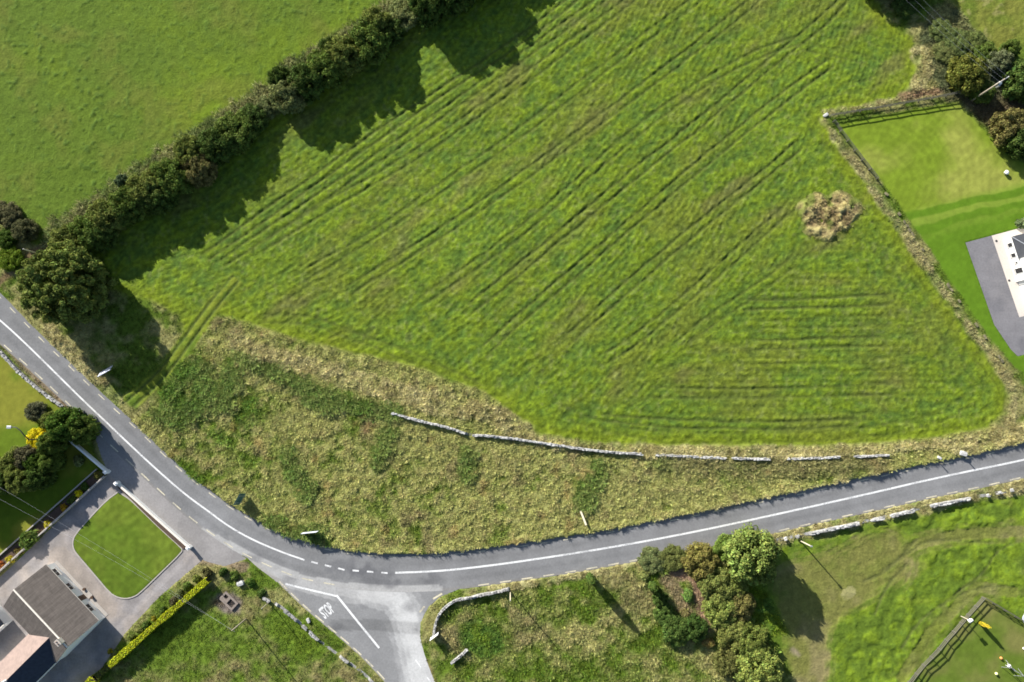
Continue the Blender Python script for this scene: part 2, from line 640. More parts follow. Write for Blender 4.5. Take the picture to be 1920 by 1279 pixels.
# --- palettes
GRASS = col(0.080, 0.125, 0.014)
BRIGHT = col(0.112, 0.165, 0.012)
DEEP = col(0.054, 0.098, 0.016)
OLIVE = col(0.122, 0.130, 0.024)
STRAW = col(0.275, 0.262, 0.098)
PALESTRAW = col(0.37, 0.335, 0.165)
TAN = col(0.235, 0.205, 0.088)
BROWN = col(0.115, 0.088, 0.050)

tone = np.tile(GRASS, (N, 1))
height = 0.04 + small * 0.03 + fine * 0.03
zone = np.zeros(N, np.int32)
ZN = ['verge']


def paint(zname, P, fn, soft=0.6, wob=1.0):
    """lay one kind of sward over the ground inside P"""
    global tone, height
    d = sdist(X, Y, poly(P) if not isinstance(P, np.ndarray) else P) + edge_n * wob
    m = d > -soft
    if zname not in ZN:
        ZN.append(zname)
    zone[d > 0] = ZN.index(zname)
    w = sstep(-soft, soft, d[m])
    c, h = fn(m, d[m])
    tone[m] = lerp(tone[m], c, w)
    height[m] = height[m] * (1 - w) + h * w
    return d


def f_verge(m):
    s = sstep(-0.4, 0.7, mid[m] + small[m] * .6)
    c = lerp(GRASS, STRAW * .8, s)
    return c


tone = f_verge(np.ones(N, bool))
height = 0.08 + small * 0.07 + fine * 0.05


def f_pasture(m, d):
    c = lerp(GRASS * 1.0, BRIGHT, sstep(-.6, .8, big[m] + small[m] * .3))
    c = lerp(c, OLIVE, sstep(.0, .9, mid[m]) * .45) * .96
    tus = sstep(.50, .85, fbm(X[m], Y[m], .85, 2, 15)) * (.6 + .4 * sstep(-.4, .6, fbm(X[m], Y[m], 14, 2, 17)))
    c = lerp(c, DEEP, tus * .6)
    c = lerp(c, c * .76, sstep(.1, .9, fine[m] * .7 + small[m] * .5) * .6)
    h = 0.05 + small[m] * .025 + fine[m] * .025 + tus * .10 + mid[m] * .04
    return c, h


paint('pasture', P_PASTURE, f_pasture)

# field: mottled along the mowing direction, tramlines pressed into it
ang = math.radians(38)
ca, sa = math.cos(ang), math.sin(ang)
U = X * ca + Y * sa
Vv = -X * sa + Y * ca


def aniso(m, sc, ratio, seed, oct=3, horiz=None):
    a = fbm(U[m] / ratio, Vv[m], sc, oct, seed)
    if horiz is not None:
        b = fbm(X[m] / ratio, Y[m], sc, oct, seed + 1)
        a = a * (1 - horiz) + b * horiz
    return a


TRAMS = [  # pairs of wheel tracks, drawn along their middle: points, depth, half gauge
    ([(372, 492), (550, 366), (760, 217), (960, 86), (1065, 8), (1130, -50)], 1.0, .85),
    ([(400, 505), (560, 398), (765, 258), (960, 120), (1100, 20), (1190, -50)], .9, .8),
    ([(480, 472), (620, 382), (765, 302), (960, 165), (1170, 10), (1240, -50)], .9, .85),
    ([(560, 522), (685, 452), (842, 342), (960, 262), (1110, 145), (1295, 8), (1370, -50)], .75, .85),
    ([(640, 553), (805, 452), (960, 347), (1100, 243), (1250, 132), (1400, 15), (1470, -50)], .9, .85),
    ([(780, 572), (960, 450), (1075, 350), (1200, 240), (1330, 147), (1440, 92), (1520, 70)], .8, .85),
    ([(865, 592), (960, 517), (1187, 328), (1320, 225), (1440, 122), (1545, 40), (1600, -20)], 1.0, .9),
    ([(900, 667), (960, 610), (1130, 465), (1300, 320), (1440, 205), (1570, 108)], 1.0, .9),
    ([(1050, 652), (1180, 535), (1285, 445), (1430, 330), (1510, 262)], 1.0, .9),
    ([(1120, 682), (1192, 640), (1310, 540), (1440, 425), (1490, 380)], .85, .9),
    ([(1250, 668), (1330, 600), (1435, 535), (1500, 480)], .7, .9),
    ([(1380, 572), (1440, 571), (1570, 567), (1690, 560)], 1.0, .9),
    ([(1390, 645), (1440, 648), (1560, 642), (1680, 640)], .9, .9),
    ([(1200, 735), (1320, 738), (1440, 737), (1600, 733), (1700, 728)], .7, .9),
    ([(1115, 782), (1230, 793), (1360, 797), (1500, 798), (1620, 790)], .9, .7),
    ([(1040, 770), (1200, 820), (1400, 822), (1600, 815), (1760, 790), (1840, 730)], .4, .9),
    ([(1400, 690), (1560, 690), (1700, 680), (1790, 640), (1800, 570)], .4, .9),
    ([(1400, 610), (1560, 605), (1700, 600)], .4, .9),
    ([(250, 762), (305, 706), (345, 645), (395, 578), (428, 528)], 1.1, .75),
    ([(470, 598), (580, 598), (640, 622), (720, 650), (820, 690), (920, 740)], .6, .8),
    ([(1480, 80), (1540, 95), (1620, 110), (1660, 130), (1640, 160), (1560, 165)], .45, .8),
    ([(1440, 150), (1540, 62), (1600, 60), (1680, 90)], .4, .8),
    ([(1500, 300), (1545, 260), (1500, 210), (1540, 190), (1640, 178)], .35, .8),
    ([(1520, 460), (1640, 455), (1700, 520), (1770, 620), (1840, 700), (1830, 760)], .35, .9),
]
FLD_H = sstep(0, 14, sdist(X, Y, poly([(1330, 860), (1200, 700), (1340, 560), (1480, 470), (1640, 440), (2000, 900)]), 3) * 3)


def f_field(m, d):
    hz = FLD_H[m]
    a1 = aniso(m, 1.1, 2.2, 2, 3, hz)
    a2 = aniso(m, 4.5, 3.0, 6, 3, hz)
    c = lerp(DEEP * 1.15, BRIGHT * .96, sstep(-1.0, .8, a1 * .55 + small[m] * .3 + fine[m] * .35))
    c = lerp(c, OLIVE * .95, sstep(-.1, .9, a2 + big[m] * .5) * .42)
    c = lerp(c, BROWN * 1.05, sstep(.75, 1.3, a2 + mid[m] * .5) * .28)
    c = lerp(c, c * 1.14, sstep(.2, .9, -big[m]) * .7)
    pale = sstep(.55, .9, fbm(X[m], Y[m], .8, 2, 19) + a1 * .3)
    c = lerp(c, col(.135, .16, .055), pale * .35)
    # yellower towards the hedge and along the headland by the straw edge
    c = lerp(c, BRIGHT * col(1.15, 1.0, .8), sstep(4.0, 0.8, d) * .55)
    grit = fbm(X[m], Y[m], .5, 2, 23)
    c = c * col(1.03, 1.0, .97) * (1.02 + grit[:, None] * .26)
    h = 0.07 + a1 * .035 + fine[m] * .05 + small[m] * .02 + grit * .035
    xs, ys = X[m], Y[m]
    press = np.zeros(xs.shape)
    ridge = np.zeros(xs.shape)
    wig = fbm(xs, ys, 5, 2, 21) * .12
    brk = .92 + .12 * sstep(-.5, .4, fbm(xs, ys, 5, 3, 22))
    for pts, dep, gauge in TRAMS:
        L = smooth(GP(pts), 2)
        dd = ldist(xs, ys, [(p.x, p.y) for p in L], 3.0) + wig
        dep = dep * sstep(.4, 3.5, np.minimum(np.hypot(xs - L[0].x, ys - L[0].y), np.hypot(xs - L[-1].x, ys - L[-1].y)))
        press = np.maximum(press, np.exp(-((dd - gauge) / .27) ** 2) * dep * brk)
        ridge = np.maximum(ridge, np.exp(-((dd - gauge - .42) / .22) ** 2) * dep * .6 * brk)
    # faint swaths of the mower, straight in the middle, following the edge round the rim
    rimw = sstep(9.5, 6.5, d) * sstep(-6, 4, xs * .6 - ys * .8)
    cst = (Vv[m] + fbm(xs, ys, 9, 2, 13) * .7 - .0035 * U[m] * U[m]) * (1 - hz) + ys * hz
    sw = (.5 + .5 * np.cos(2 * math.pi * cst / 1.15)) ** 3 * (1 - rimw) + (.5 + .5 * np.cos(2 * math.pi * d / 1.5)) ** 3 * rimw
    sw = sw * (.35 + .65 * sstep(-.6, .5, fbm(xs, ys, 6, 3, 10)))
    c = lerp(c, c * .80, sw * .8)
    h = h - sw * .055
    h = h - press * .13 + ridge * .03
    c = lerp(c, col(0.062, 0.078, 0.018), press * .8)
    return c, h


paint('hay_field', P_FIELD, f_field, .7)


def f_lawn_r(m, d):
    st = fbm(U[m] * .2 + X[m] * .6, Vv[m] * 1.6, 1.4, 2, 4)
    c = lerp(col(.120, .172, .014), col(.195, .215, .040), sstep(-.5, .7, big[m] + mid[m] * .7))
    c = lerp(c, c * 1.22, sstep(-.2, .6, st) * .7)
    # the lower part by the drive is a deep fresh green, with bright mown swaths
    y0 = np.array([v.y for v in GP([(1700, 395), (1920, 340)])])
    x0 = np.array([v.x for v in GP([(1700, 395), (1920, 340)])])
    ln = (Y[m] - (y0[0] + (X[m] - x0[0]) * (y0[1] - y0[0]) / (x0[1] - x0[0])))
    low = sstep(.5, -1.0, ln)
    sw = .5 + .5 * np.sin(ln * 2.1 + mid[m] * 1.6 + 1.2)
    c = c * (1 + .05 * np.sin(np.hypot(X[m] - 70, Y[m] - 42) * 4.5 + mid[m] * 2)[:, None])
    cl = lerp(col(.072, .145, .008), col(.17, .23, .03), sstep(.35, .8, sw) * sstep(-8, 0, ln) * .9 + .08)
    c = lerp(c, cl, low)
    return c, 0.05 + fine[m] * .008


paint('garden_lawn', P_LAWN_R, f_lawn_r, .35, .3)


BRAMBLE = [([(300, 745), (330, 705), (372, 700), (390, 740), (350, 775), (310, 770)], 1.8), ([(450, 672), (500, 690), (545, 712), (600, 738), (660, 760), (735, 776)], .75),
           ([(590, 745), (625, 755)], 1.3), ([(540, 855), (565, 900), (575, 920)], 1.1), ([(728, 812), (722, 840), (710, 860)], .8), ([(878, 850), (880, 885)], .8), ([(500, 985), (600, 1005)], 1.0),
           ([(1240, 860), (1340, 868), (1450, 872), (1560, 872), (1650, 868)], 1.0), ([(1120, 870), (1110, 905), (1095, 945)], .8), ([(440, 700), (420, 760)], 1.0), ([(470, 1080), (520, 1112)], .6)]
bram = np.zeros(N)
for _p, _w in BRAMBLE:
    bram = np.maximum(bram, sstep(_w + 1.5, _w - 1.0, ldist(X, Y, poly(_p), 4) + edge_n * 1.6 + small * .4))


def f_rough(m, d):
    patch = fbm(X[m], Y[m], 6.5, 4, 14, .6)
    f2 = fbm(X[m], Y[m], 1.1, 3, 16)
    # greener towards the western end, dry straw towards the east
    gw = sstep(-28, -62, X[m])
    s = sstep(-1.4, -.05, patch + f2 * .6 - gw * .55)
    c = lerp(GRASS * 1.1, STRAW * .9 * col(.95, 1.0, .9), s)
    c = lerp(c, TAN, sstep(.3, .9, f2) * .5)
    c = lerp(c, GRASS, sstep(.45, .9, -patch) * .5)
    c = lerp(c, BROWN * 1.3, sstep(.4, 1., fbm(X[m], Y[m], 4, 3, 18)) * .5)
    bw = bram[m]
    east = sstep(25, 32, X[m])
    c = lerp(c, lerp(DEEP * 1.05, col(.12, .105, .05), east), bw * (.62 - .05 * east))
    c = lerp(c, col(.20, .125, .055), sstep(.55, 1.05, fbm(X[m], Y[m], 2.6, 3, 20)) * .45)
    h = 0.22 + patch * .08 + f2 * .13 + fine[m] * .08 + bw * .35
    return c, h


paint('rough_meadow', P_ROUGH, f_rough, .6)


def f_ne(m, d):
    c = lerp(GRASS * 1.02, OLIVE * 1.1, sstep(-.5, .6, mid[m]))
    c = lerp(c, TAN, sstep(.45, .9, small[m]) * .5)
    return c, 0.08 + small[m] * .06 + fine[m] * .05


paint('far_pasture', P_NE, f_ne, .8)
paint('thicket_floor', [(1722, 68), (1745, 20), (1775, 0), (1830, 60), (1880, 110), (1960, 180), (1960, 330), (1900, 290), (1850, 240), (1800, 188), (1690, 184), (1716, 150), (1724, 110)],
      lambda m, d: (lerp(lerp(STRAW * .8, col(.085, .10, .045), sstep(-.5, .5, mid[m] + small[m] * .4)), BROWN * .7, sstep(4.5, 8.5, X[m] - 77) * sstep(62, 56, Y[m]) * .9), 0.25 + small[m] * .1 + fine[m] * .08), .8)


def f_se(m, d):
    cl = sstep(-.15, .65, fbm(X[m], Y[m], 2.1, 3, 8) + .25)
    g = lerp(GRASS, BRIGHT * 1.08, sstep(-.5, .6, small[m]))
    g = lerp(g, DEEP, sstep(.35, .8, fine[m] * .7 + small[m] * .4) * .5)
    bare = lerp(col(.135, .138, .036), TAN * .8, sstep(0, .8, mid[m]))
    # trodden ground under the pole by the wall, running down the edge of the bushes
    b = np.clip(sstep(7.5, 2.5, ldist(X[m], Y[m], poly([(1500, 1110), (1580, 1090), (1650, 1050)]), 9)) +
                sstep(6, 2, ldist(X[m], Y[m], poly([(1540, 1100), (1510, 1180), (1500, 1280)]), 9)) * .9, 0, 1)
    b = sstep(.1, .95, b + mid[m] * .45 + small[m] * .2)
    tr = sstep(1.4, .5, ldist(X[m], Y[m], poly([(1590, 1110), (1640, 1070), (1720, 1020), (1790, 1003), (1920, 996), (2060, 985)]), 3) + small[m] * .3)
    t2 = sstep(1.3, .4, ldist(X[m], Y[m], poly([(1690, 1270), (1740, 1190), (1800, 1130), (1835, 1100), (1900, 1110)]), 3) + small[m] * .4)
    b = np.maximum(np.maximum(b, tr * .8), t2 * .6)
    c = lerp(g, bare, b)
    c = lerp(c, PALESTRAW, sstep(.5, -.1, ldist(X[m], Y[m], poly([(1587, 1115), (1594, 1109)]), 3) + small[m] * .5) * .42)
    p = np.zeros(c.shape[0])
    for pts in ([(1655, 1070), (1700, 1040), (1740, 1010), (1860, 1018)], [(1910, 1015), (1870, 1030), (1840, 1080), (1790, 1115), (1720, 1165), (1690, 1215)],
                [(1700, 1060), (1660, 1100), (1640, 1150)], [(1890, 1100), (1830, 1102), (1770, 1130)], [(1620, 1090), (1660, 1075), (1720, 1012)]):
        L = smooth(GP(pts), 2)
        dd = ldist(X[m], Y[m], [(q.x, q.y) for q in L], 2.0) + small[m] * .12
        p = np.maximum(p, np.exp(-(dd / .24) ** 2))
    c = lerp(c, col(.085, .09, .034), p * .5)
    h = 0.07 + (cl * .16 + sstep(.2, .8, small[m]) * .12) * (1 - b) + fine[m] * .04 - p * .09
    return c, h


paint('paddock', P_SE, f_se, .7)
paint('play_lawn', P_KIDS, lambda m, d: (lerp(col(.085, .125, .016), col(.14, .14, .04), sstep(-.4, .7, mid[m] + big[m] * .5)), 0.05 + fine[m] * .012), .3, .3)
paint('weedy_plot', [(822, 1130), (860, 1112), (950, 1105), (1010, 1108), (1100, 1085), (1200, 1060), (1300, 1040), (1400, 1030), (1440, 1060), (1400, 1110), (1450, 1200), (1500, 1400), (860, 1400), (830, 1290), (850, 1240), (818, 1190)],
      lambda m, d: (lerp(lerp(GRASS, STRAW * .88, sstep(-.6, 1.0, mid[m] * .7 + small[m] * .7)), BROWN * 1.3, sstep(.5, 1.1, mid[m] + big[m]) * .4), 0.2 + small[m] * .12 + fine[m] * .08), .6)
paint('weedy_plot', [(860, 1168), (900, 1160), (945, 1180), (948, 1225), (900, 1235), (865, 1215)],
      lambda m, d: (lerp(DEEP * 1.1, GRASS, sstep(-.3, .6, small[m])), 0.22 + small[m] * .1 + fine[m] * .06), 1.0)
paint('weedy_plot', [(1365, 1060), (1400, 1080), (1440, 1120), (1480, 1190), (1450, 1190), (1400, 1130)],
      lambda m, d: (lerp(BRIGHT * .9, DEEP * 1.3, sstep(-.3, .7, small[m])), 0.15 + small[m] * .1 + fine[m] * .06), 1.0)
paint('corner_paddock', P_SW, lambda m, d: (lerp(lerp(GRASS * 1.12, TAN * .85, sstep(-.2, 1.2, mid[m] * .8 + small[m] * .5 + sstep(-43, -50, Y[m]) * .4)), BRIGHT * .75, sstep(.3, .9, -mid[m]) * .4), 0.08 + small[m] * .06 + fine[m] * .06), .6)
paint('corner_paddock', [(405, 1112), (440, 1108), (456, 1130), (450, 1150), (420, 1148), (404, 1130)],
      lambda m, d: (lerp(col(.17, .14, .115), BROWN, sstep(0, .8, small[m])), 0.05 + small[m] * .03), .5)
paint('roadside_lawn', P_NW, lambda m, d: (lerp(col(.16, .165, .022), col(.085, .13, .010), sstep(-.3, .6, mid[m] + big[m] * .4)), 0.05 + fine[m] * .012), .4, .5)
paint('front_lawn', FRONT_LAWN, lambda m, d: (lerp(col(.078, .122, .012), col(.100, .140, .016), sstep(-.4, .6, mid[m])) * (1 + .10 * small[m] + .08 * fine[m] + .05 * np.sin(Vv[m] * 4.2))[:, None], 0.08 + fine[m] * .006), .15, 0.0)

def f_track(m, d):
    L = smooth(GP([(240, 762), (303, 704), (345, 648), (395, 578), (440, 525)]), 2)
    dd = ldist(X[m], Y[m], [(p.x, p.y) for p in L], 3.0)
    rut = np.exp(-((dd - .8) / .28) ** 2)
    c = lerp(col(.135, .165, .018), GRASS, sstep(-.2, .8, small[m]))
    c = lerp(c, col(.055, .075, .02), rut * .75)
    return c, 0.14 + small[m] * .03 + fine[m] * .04 - rut * .16


paint('hay_field', [(226, 750), (300, 688), (336, 638), (385, 572), (436, 515), (455, 532), (408, 588), (364, 655), (314, 712), (256, 770)], f_track, .4, .5)

# straw edges: long dry grass left standing where the mower stops
STRAW_LINES = [
    ([(1545, 228), (1600, 305), (1650, 375), (1700, 445), (1745, 510), (1790, 575), (1840, 640), (1885, 705), (1905, 750), (1895, 795)], .62),
    ([(995, 822), (1060, 834), (1130, 843), (1225, 846), (1335, 848), (1480, 848), (1570, 846), (1700, 838), (1800, 825), (1930, 800)], 1.0),
    ([(1800, 835), (1860, 822), (1940, 806)], 1.9),
    ([(560, 680), (640, 705), (740, 735), (840, 760), (930, 778), (985, 812)], 1.9),
    ([(440, 640), (520, 672), (600, 690)], 1.6),
    ([(1550, 212), (1640, 196), (1700, 182)], .5),
    ([(1720, 100), (1735, 130), (1720, 165)], 1.4),
    ([(1430, 1012), (1540, 985), (1660, 962), (1780, 938), (1930, 908)], 1.2),
    ([(95, 620), (130, 660), (170, 700), (215, 745)], 1.3),
    ([(1180, 1000), (1320, 965), (1480, 930), (1640, 897)], .8),
    ([(870, 1110), (960, 1096), (1100, 1072), (1250, 1045)], .7),
]
straw_w = np.zeros(N)
for pts, w in STRAW_LINES:
    L = smooth(GP(pts), 2)
    dd = ldist(X, Y, [(p.x, p.y) for p in L], w + 2) + edge_n * 1.3 + small * .25
    straw_w = np.maximum(straw_w, sstep(w + .5, w - .5, dd))
straw_w *= .35 + .65 * sstep(-.7, .25, mid * .6 + fbm(X, Y, 1.8, 3, 20))
_s = lerp(PALESTRAW, TAN, sstep(-.3, .8, small))
_m = straw_w > 0
tone[_m] = lerp(tone[_m], _s[_m], straw_w[_m] * .85)
height[_m] += straw_w[_m] * (.10 + small[_m] * .1 + fine[_m] * .08)
# brown path by the western gateway and rusty gravel shoulders
for pts, w, c in (([(-30, 560), (10, 520), (60, 478), (105, 452)], .8, col(.16, .11, .06)), ([(1265, 1072), (1300, 1085), (1312, 1120), (1318, 1150), (1325, 1175)], 1.0, col(.27, .18, .125)), ([(1250, 1085), (1275, 1120), (1290, 1160)], 1.1, col(.20, .155, .09)),
                  ([(0, 640), (60, 700), (120, 756), (165, 800)], .7, col(.19, .14, .10)), ([(800, 1240), (815, 1275), (835, 1320)], .5, col(.17, .13, .06)),
                  ([(378, 1048), (420, 1056), (455, 1062)], .9, col(.20, .15, .10)), ([(1487, 1217), (1498, 1228)], .35, col(.22, .18, .12)), ([(1690, 182), (1760, 172)], .7, col(.25, .17, .10))):
    dd = ldist(X, Y, poly(pts), 3.0) + edge_n + small * .2
    w_ = sstep(w + .5, w - .4, dd)
    tone = lerp(tone, c * (1 + small[:, None] * .2), w_ * .85)
    height = height * (1 - w_ * .6)

# hard surfaces: the ground dips below them
hard = np.full(N, -3.0)
for P in HARD:
    hard = np.maximum(hard, sdist(X, Y, P))
lawn_d = sdist(X, Y, poly(FRONT_LAWN))
hard = np.where(lawn_d > -0.12, np.minimum(hard, -lawn_d), hard)
height = np.where(hard > -0.9, height * (1 - .25 * sstep(-.9, -.1, hard)), height)
height = height + np.where((zone == ZN.index('rough_meadow')) & (hard < 0), .28 * sstep(-1.6, -.15, hard), 0)
height = np.where(hard > 0.0, -0.07, height)
# the outer rim sinks to the far ground
rim = np.minimum(np.minimum(X - X0, X1 - X), np.minimum(Y - Y0, Y1 - Y))
height = np.where(rim < .6, -0.3, height)

tone = np.clip(tone * (1 + fine[:, None] * .10), 0.004, 0.9)
VERT = np.stack([X, Y, height], 1)
idx = np.arange(N).reshape(NY, NX)
Q = np.stack([idx[:-1, :-1], idx[:-1, 1:], idx[1:, 1:], idx[1:, :-1]], -1).reshape(-1, 4)
Q = Q[~(hard[Q].min(1) > 0.3)]
qz = zone[Q[:, 0]]
ZMAT = {'hay_field': 'sward', 'pasture': 'sward', 'garden_lawn': 'lawn', 'front_lawn': 'lawn', 'play_lawn': 'lawn', 'roadside_lawn': 'lawn', 'paddock': 'sward', 'far_pasture': 'sward'}
for zi, zn in enumerate(ZN):
    f = Q[qz == zi]
    if len(f) == 0:
        continue
    used = np.unique(f)
    remap = np.full(N, -1, np.int32)
    remap[used] = np.arange(len(used))
    me = np_mesh(zn, VERT[used], remap[f], M[ZMAT.get(zn, 'rough')], tone[used])
    tag(mesh_obj(zn, me), kind='structure')

# the land beyond, to the horizon, with a hole's worth of depth under the fields
mb = MB()
mb.add([(-2500, -2500, -.32), (2500, -2500, -.32), (2500, 2500, -.32), (-2500, 2500, -.32)], [(0, 1, 2, 3)])
M['far'] = mat_plain('far_grassland', (0.075, 0.105, 0.018), 0.95, 0.35, 0.02, 0, 0, 0.05, coords='World')
tag(mb.build('ground', M['far']), kind='structure')


def gh(x, y):
    """height of the ground grid"""
    i = int(round((x - X0) / STEP))
    j = int(round((y - Y0) / STEP))
    i = min(max(i, 0), NX - 1)
    j = min(max(j, 0), NY - 1)
    return float(height[j * NX + i])


def at(px, py, dz=0.0):
    p = G(px, py)
    p.z = gh(p.x, p.y) + dz
    return p


# ------------------------------------------------------------------ roads and hard surfaces
def ribbon(name, Lp, Rp, nl, nc, z, mat, tonefn, kind='structure'):
    A = resample_n(smooth(GP(Lp), 2), nl)
    B = resample_n(smooth(GP(Rp), 2), nl)
    V = np.array([[*(a.lerp(b, k / nc).xy), z] for a, b in zip(A, B) for k in range(nc + 1)])
    ix = np.arange(nl * (nc + 1)).reshape(nl, nc + 1)
    F = np.stack([ix[:-1, :-1], ix[1:, :-1], ix[1:, 1:], ix[:-1, 1:]], -1).reshape(-1, 4)
    V[:, 2] += 0
    u = np.tile(np.arange(nc + 1) / nc, nl)
    c = tonefn(V[:, 0], V[:, 1], u)
    # faces must look up
    a, b, d = V[F[0, 0]], V[F[0, 1]], V[F[0, 3]]
    if np.cross(b - a, d - a)[2] < 0:
        F = F[:, ::-1]
    me = np_mesh(name, V, F, mat, c)
    return tag(mesh_obj(name, me), kind=kind)


def tone_main(x, y, u):
    c = np.tile(col(.172, .172, .174), (len(x), 1)) * (1 + fbm(x, y, 5, 4, 2)[:, None] * .10)
    wheel = np.exp(-((u - .27) / .07) ** 2) + np.exp(-((u - .73) / .07) ** 2)
    c = lerp(c, c * .80, wheel * (.35 + .45 * sstep(-.5, .6, fbm(x, y, 9, 3, 6))))
    c = lerp(c, c * 1.12, sstep(.2, .8, fbm(x, y, 3.2, 4, 7)) * .6)
    c = lerp(c, c * .72, np.exp(-((u - .515) / .012) ** 2) * sstep(-.2, .5, fbm(x, y, 6, 2, 9)) * .5)
    edge = sstep(.90, 1.0, u)
    c = lerp(c, col(.20, .185, .165), edge * .5)
    # paler dust thrown out by turning traffic along the mouth of the side road
    jd = ldist(x, y, poly([(380, 1000), (480, 1052), (566, 1088), (640, 1102), (730, 1109), (822, 1107)]), 3) + fbm(x, y, 1.5, 2, 4) * .3
    c = lerp(c, col(.36, .355, .345), sstep(.9, .15, jd) * .7)
    # darker overlays and oil on the bend
    for cx, cy, r in ((640, 1062, 2.2), (700, 1080, 3), (690, 1068, 1.2), (820, 1090, 1.5), (730, 1095, 1.2), (470, 1055, 1.6)):
        p = G(cx, cy)
        dd = np.hypot((x - p.x) / 1.8, y - p.y) + fbm(x, y, 1.4, 2, 8) * .8
        c = lerp(c, col(.085, .085, .092), sstep(r, r * .3, dd) * .45)
    return c


def tone_side(x, y, u):
    c = np.tile(col(.192, .192, .193), (len(x), 1)) * (1 + fbm(x, y, 4, 4, 3)[:, None] * .10)
    n = fbm(x, y, 2.5, 3, 5)
    p = poly([(700, 1108), (740, 1118), (760, 1150), (775, 1200), (790, 1270), (800, 1320)])
    dd = ldist(x, y, p, 6) + n * .9
    c = lerp(c, col(.46, .458, .45), sstep(3.9, .4, dd) * .85)
    p = poly([(470, 1052), (540, 1080), (640, 1108), (720, 1116)])
    c = lerp(c, col(.36, .355, .348), sstep(1.8, .3, ldist(x, y, p, 4) + n * .4) * .7)
    e = sstep(.06, .0, u)
    c = lerp(c, col(.27, .25, .22), e * .6)
    for cx, cy, r in ((682, 1138, 1.0), (545, 1085, 1.3), (767, 1138, 1.4), (635, 1176, .9), (780, 1180, .8)):
        q = G(cx, cy)
        d2 = np.hypot((x - q.x) / 1.6, y - q.y) + n * .4
        c = lerp(c, col(.10, .10, .105), sstep(r, r * .2, d2) * .5)
    crack = np.exp(-(ldist(x, y, poly([(625, 1172), (700, 1172), (790, 1180)]), 2) / .12) ** 2)
    return lerp(c, c * .6, crack * .6)


road = ribbon('road', MAIN_TOP, MAIN_BOT, 520, 26, 0.024, M['tarmac'], tone_main)
side_road = ribbon('side_road', SIDE_L, SIDE_R, 110, 60, 0.016, M['tarmac'], tone_side)


def slab(name, pts, z, mat, tonefn=None, parent=None, step=0.45):
    """flat area meshed on a grid inside its outline (rim triangles follow the outline)"""
    P = poly(pts) if not isinstance(pts, np.ndarray) else pts
    bm_v, bm_f = [], []
    import bmesh
    bm = bmesh.new()
    vs = [bm.verts.new((p[0], p[1], z)) for p in P]
    f = bm.faces.new(vs)
    if f.normal.z < 0 or f.calc_area() and (f.normal_update() or f.normal.z < 0):
        f.normal_flip()
    if tonefn:
        for axis in (0, 1):
            lo, hi = P[:, axis].min(), P[:, axis].max()
            k = lo + step
            while k < hi:
                no = (1, 0, 0) if axis == 0 else (0, 1, 0)
                co = (k, 0, 0) if axis == 0 else (0, k, 0)
                bmesh.ops.bisect_plane(bm, geom=bm.verts[:] + bm.edges[:] + bm.faces[:], plane_co=co, plane_no=no)
                k += step
    bmesh.ops.triangulate(bm, faces=bm.faces[:])
    me = bpy.data.meshes.new(name)
    bm.to_mesh(me)
    bm.free()
    if tonefn:
        V = np.zeros(len(me.vertices) * 3, np.float32)
        me.vertices.foreach_get('co', V)
        V = V.reshape(-1, 3).astype(float)
        a = me.attributes.new('tone', 'FLOAT_COLOR', 'POINT')
        c4 = np.ones((len(V), 4), np.float32)
        c4[:, :3] = tonefn(V[:, 0], V[:, 1])
        a.data.foreach_set('color', c4.ravel())
    me.materials.append(mat)
    return mesh_obj(name, me, parent)


def tone_yard(x, y):
    n = fbm(x, y, 2.6, 4, 6)
    c = lerp(col(.215, .200, .196), col(.265, .235, .215), sstep(-.4, .7, n))
    c = lerp(c, col(.15, .145, .145), sstep(.3, .9, fbm(x, y, 7, 2, 8)) * .5)
    # sandier in front of the house
    d = ldist(x, y, poly([(110, 1045), (200, 1140)]), 4)
    c = lerp(c, col(.28, .235, .195), sstep(2.6, .6, d + n * .5) * .6)
    tr = np.minimum(np.abs(ldist(x, y, poly([(372, 1046), (300, 1118), (236, 1186)]), 5) - .8), 3)
    c = c * (1 + .16 * fbm(x, y, 1.2, 4, 11))[:, None]
    return lerp(c, c * 1.3, sstep(.5, .1, tr) * .7)


tag(slab('driveway', YARD, 0.008, M['tarmac'], tone_yard), kind='structure')
tag(slab('apron', APRON, 0.012, M['tarmac'], lambda x, y: lerp(col(.24, .228, .222), col(.205, .195, .19), sstep(-.4, .6, fbm(x, y, 3, 4, 9)))), kind='structure')
tag(slab('tarmac_drive', TARMAC_R, 0.03, M['tarmac'], lambda x, y: lerp(col(.165, .160, .168), col(.135, .132, .142), sstep(-.4, .7, fbm(x, y, 2.5, 4, 3)))), kind='structure')
tag(slab('paving', PAVING_R, 0.035, M['cream']), kind='structure')


def strip_obj(name, pts, w, z, mat, parent):
    mb = MB()
    Lf, Rt = offset(pts, w / 2), offset(pts, -w / 2)
    up = [Vector((p.x, p.y, z)) for p in Rt]
    dn = [Vector((p.x, p.y, z)) for p in Lf]
    mb.strip(up, dn)
    me = mb.mesh(name)
    if len(me.polygons) and me.polygons[0].normal.z < 0:
        me.flip_normals()
    me.materials.append(mat)
    o = mesh_obj(name, me, parent)
    return o


def dashes(name, pts, pitch, length, w, z, mat, parent, phase=0.0, jitter=0.0):
    fine_ = resample(pts, 0.1)
    n = int(length / .1)
    i = int(phase / .1)
    while i + n < len(fine_):
        k = i + int(random.uniform(-jitter, jitter) / .1) if jitter else i
        k = max(0, k)
        strip_obj(name, fine_[k:k + n + 1:4] if n > 8 else fine_[k:k + n + 1], w * random.uniform(.9, 1.1), z, mat, parent)
        i += int(pitch / .1)


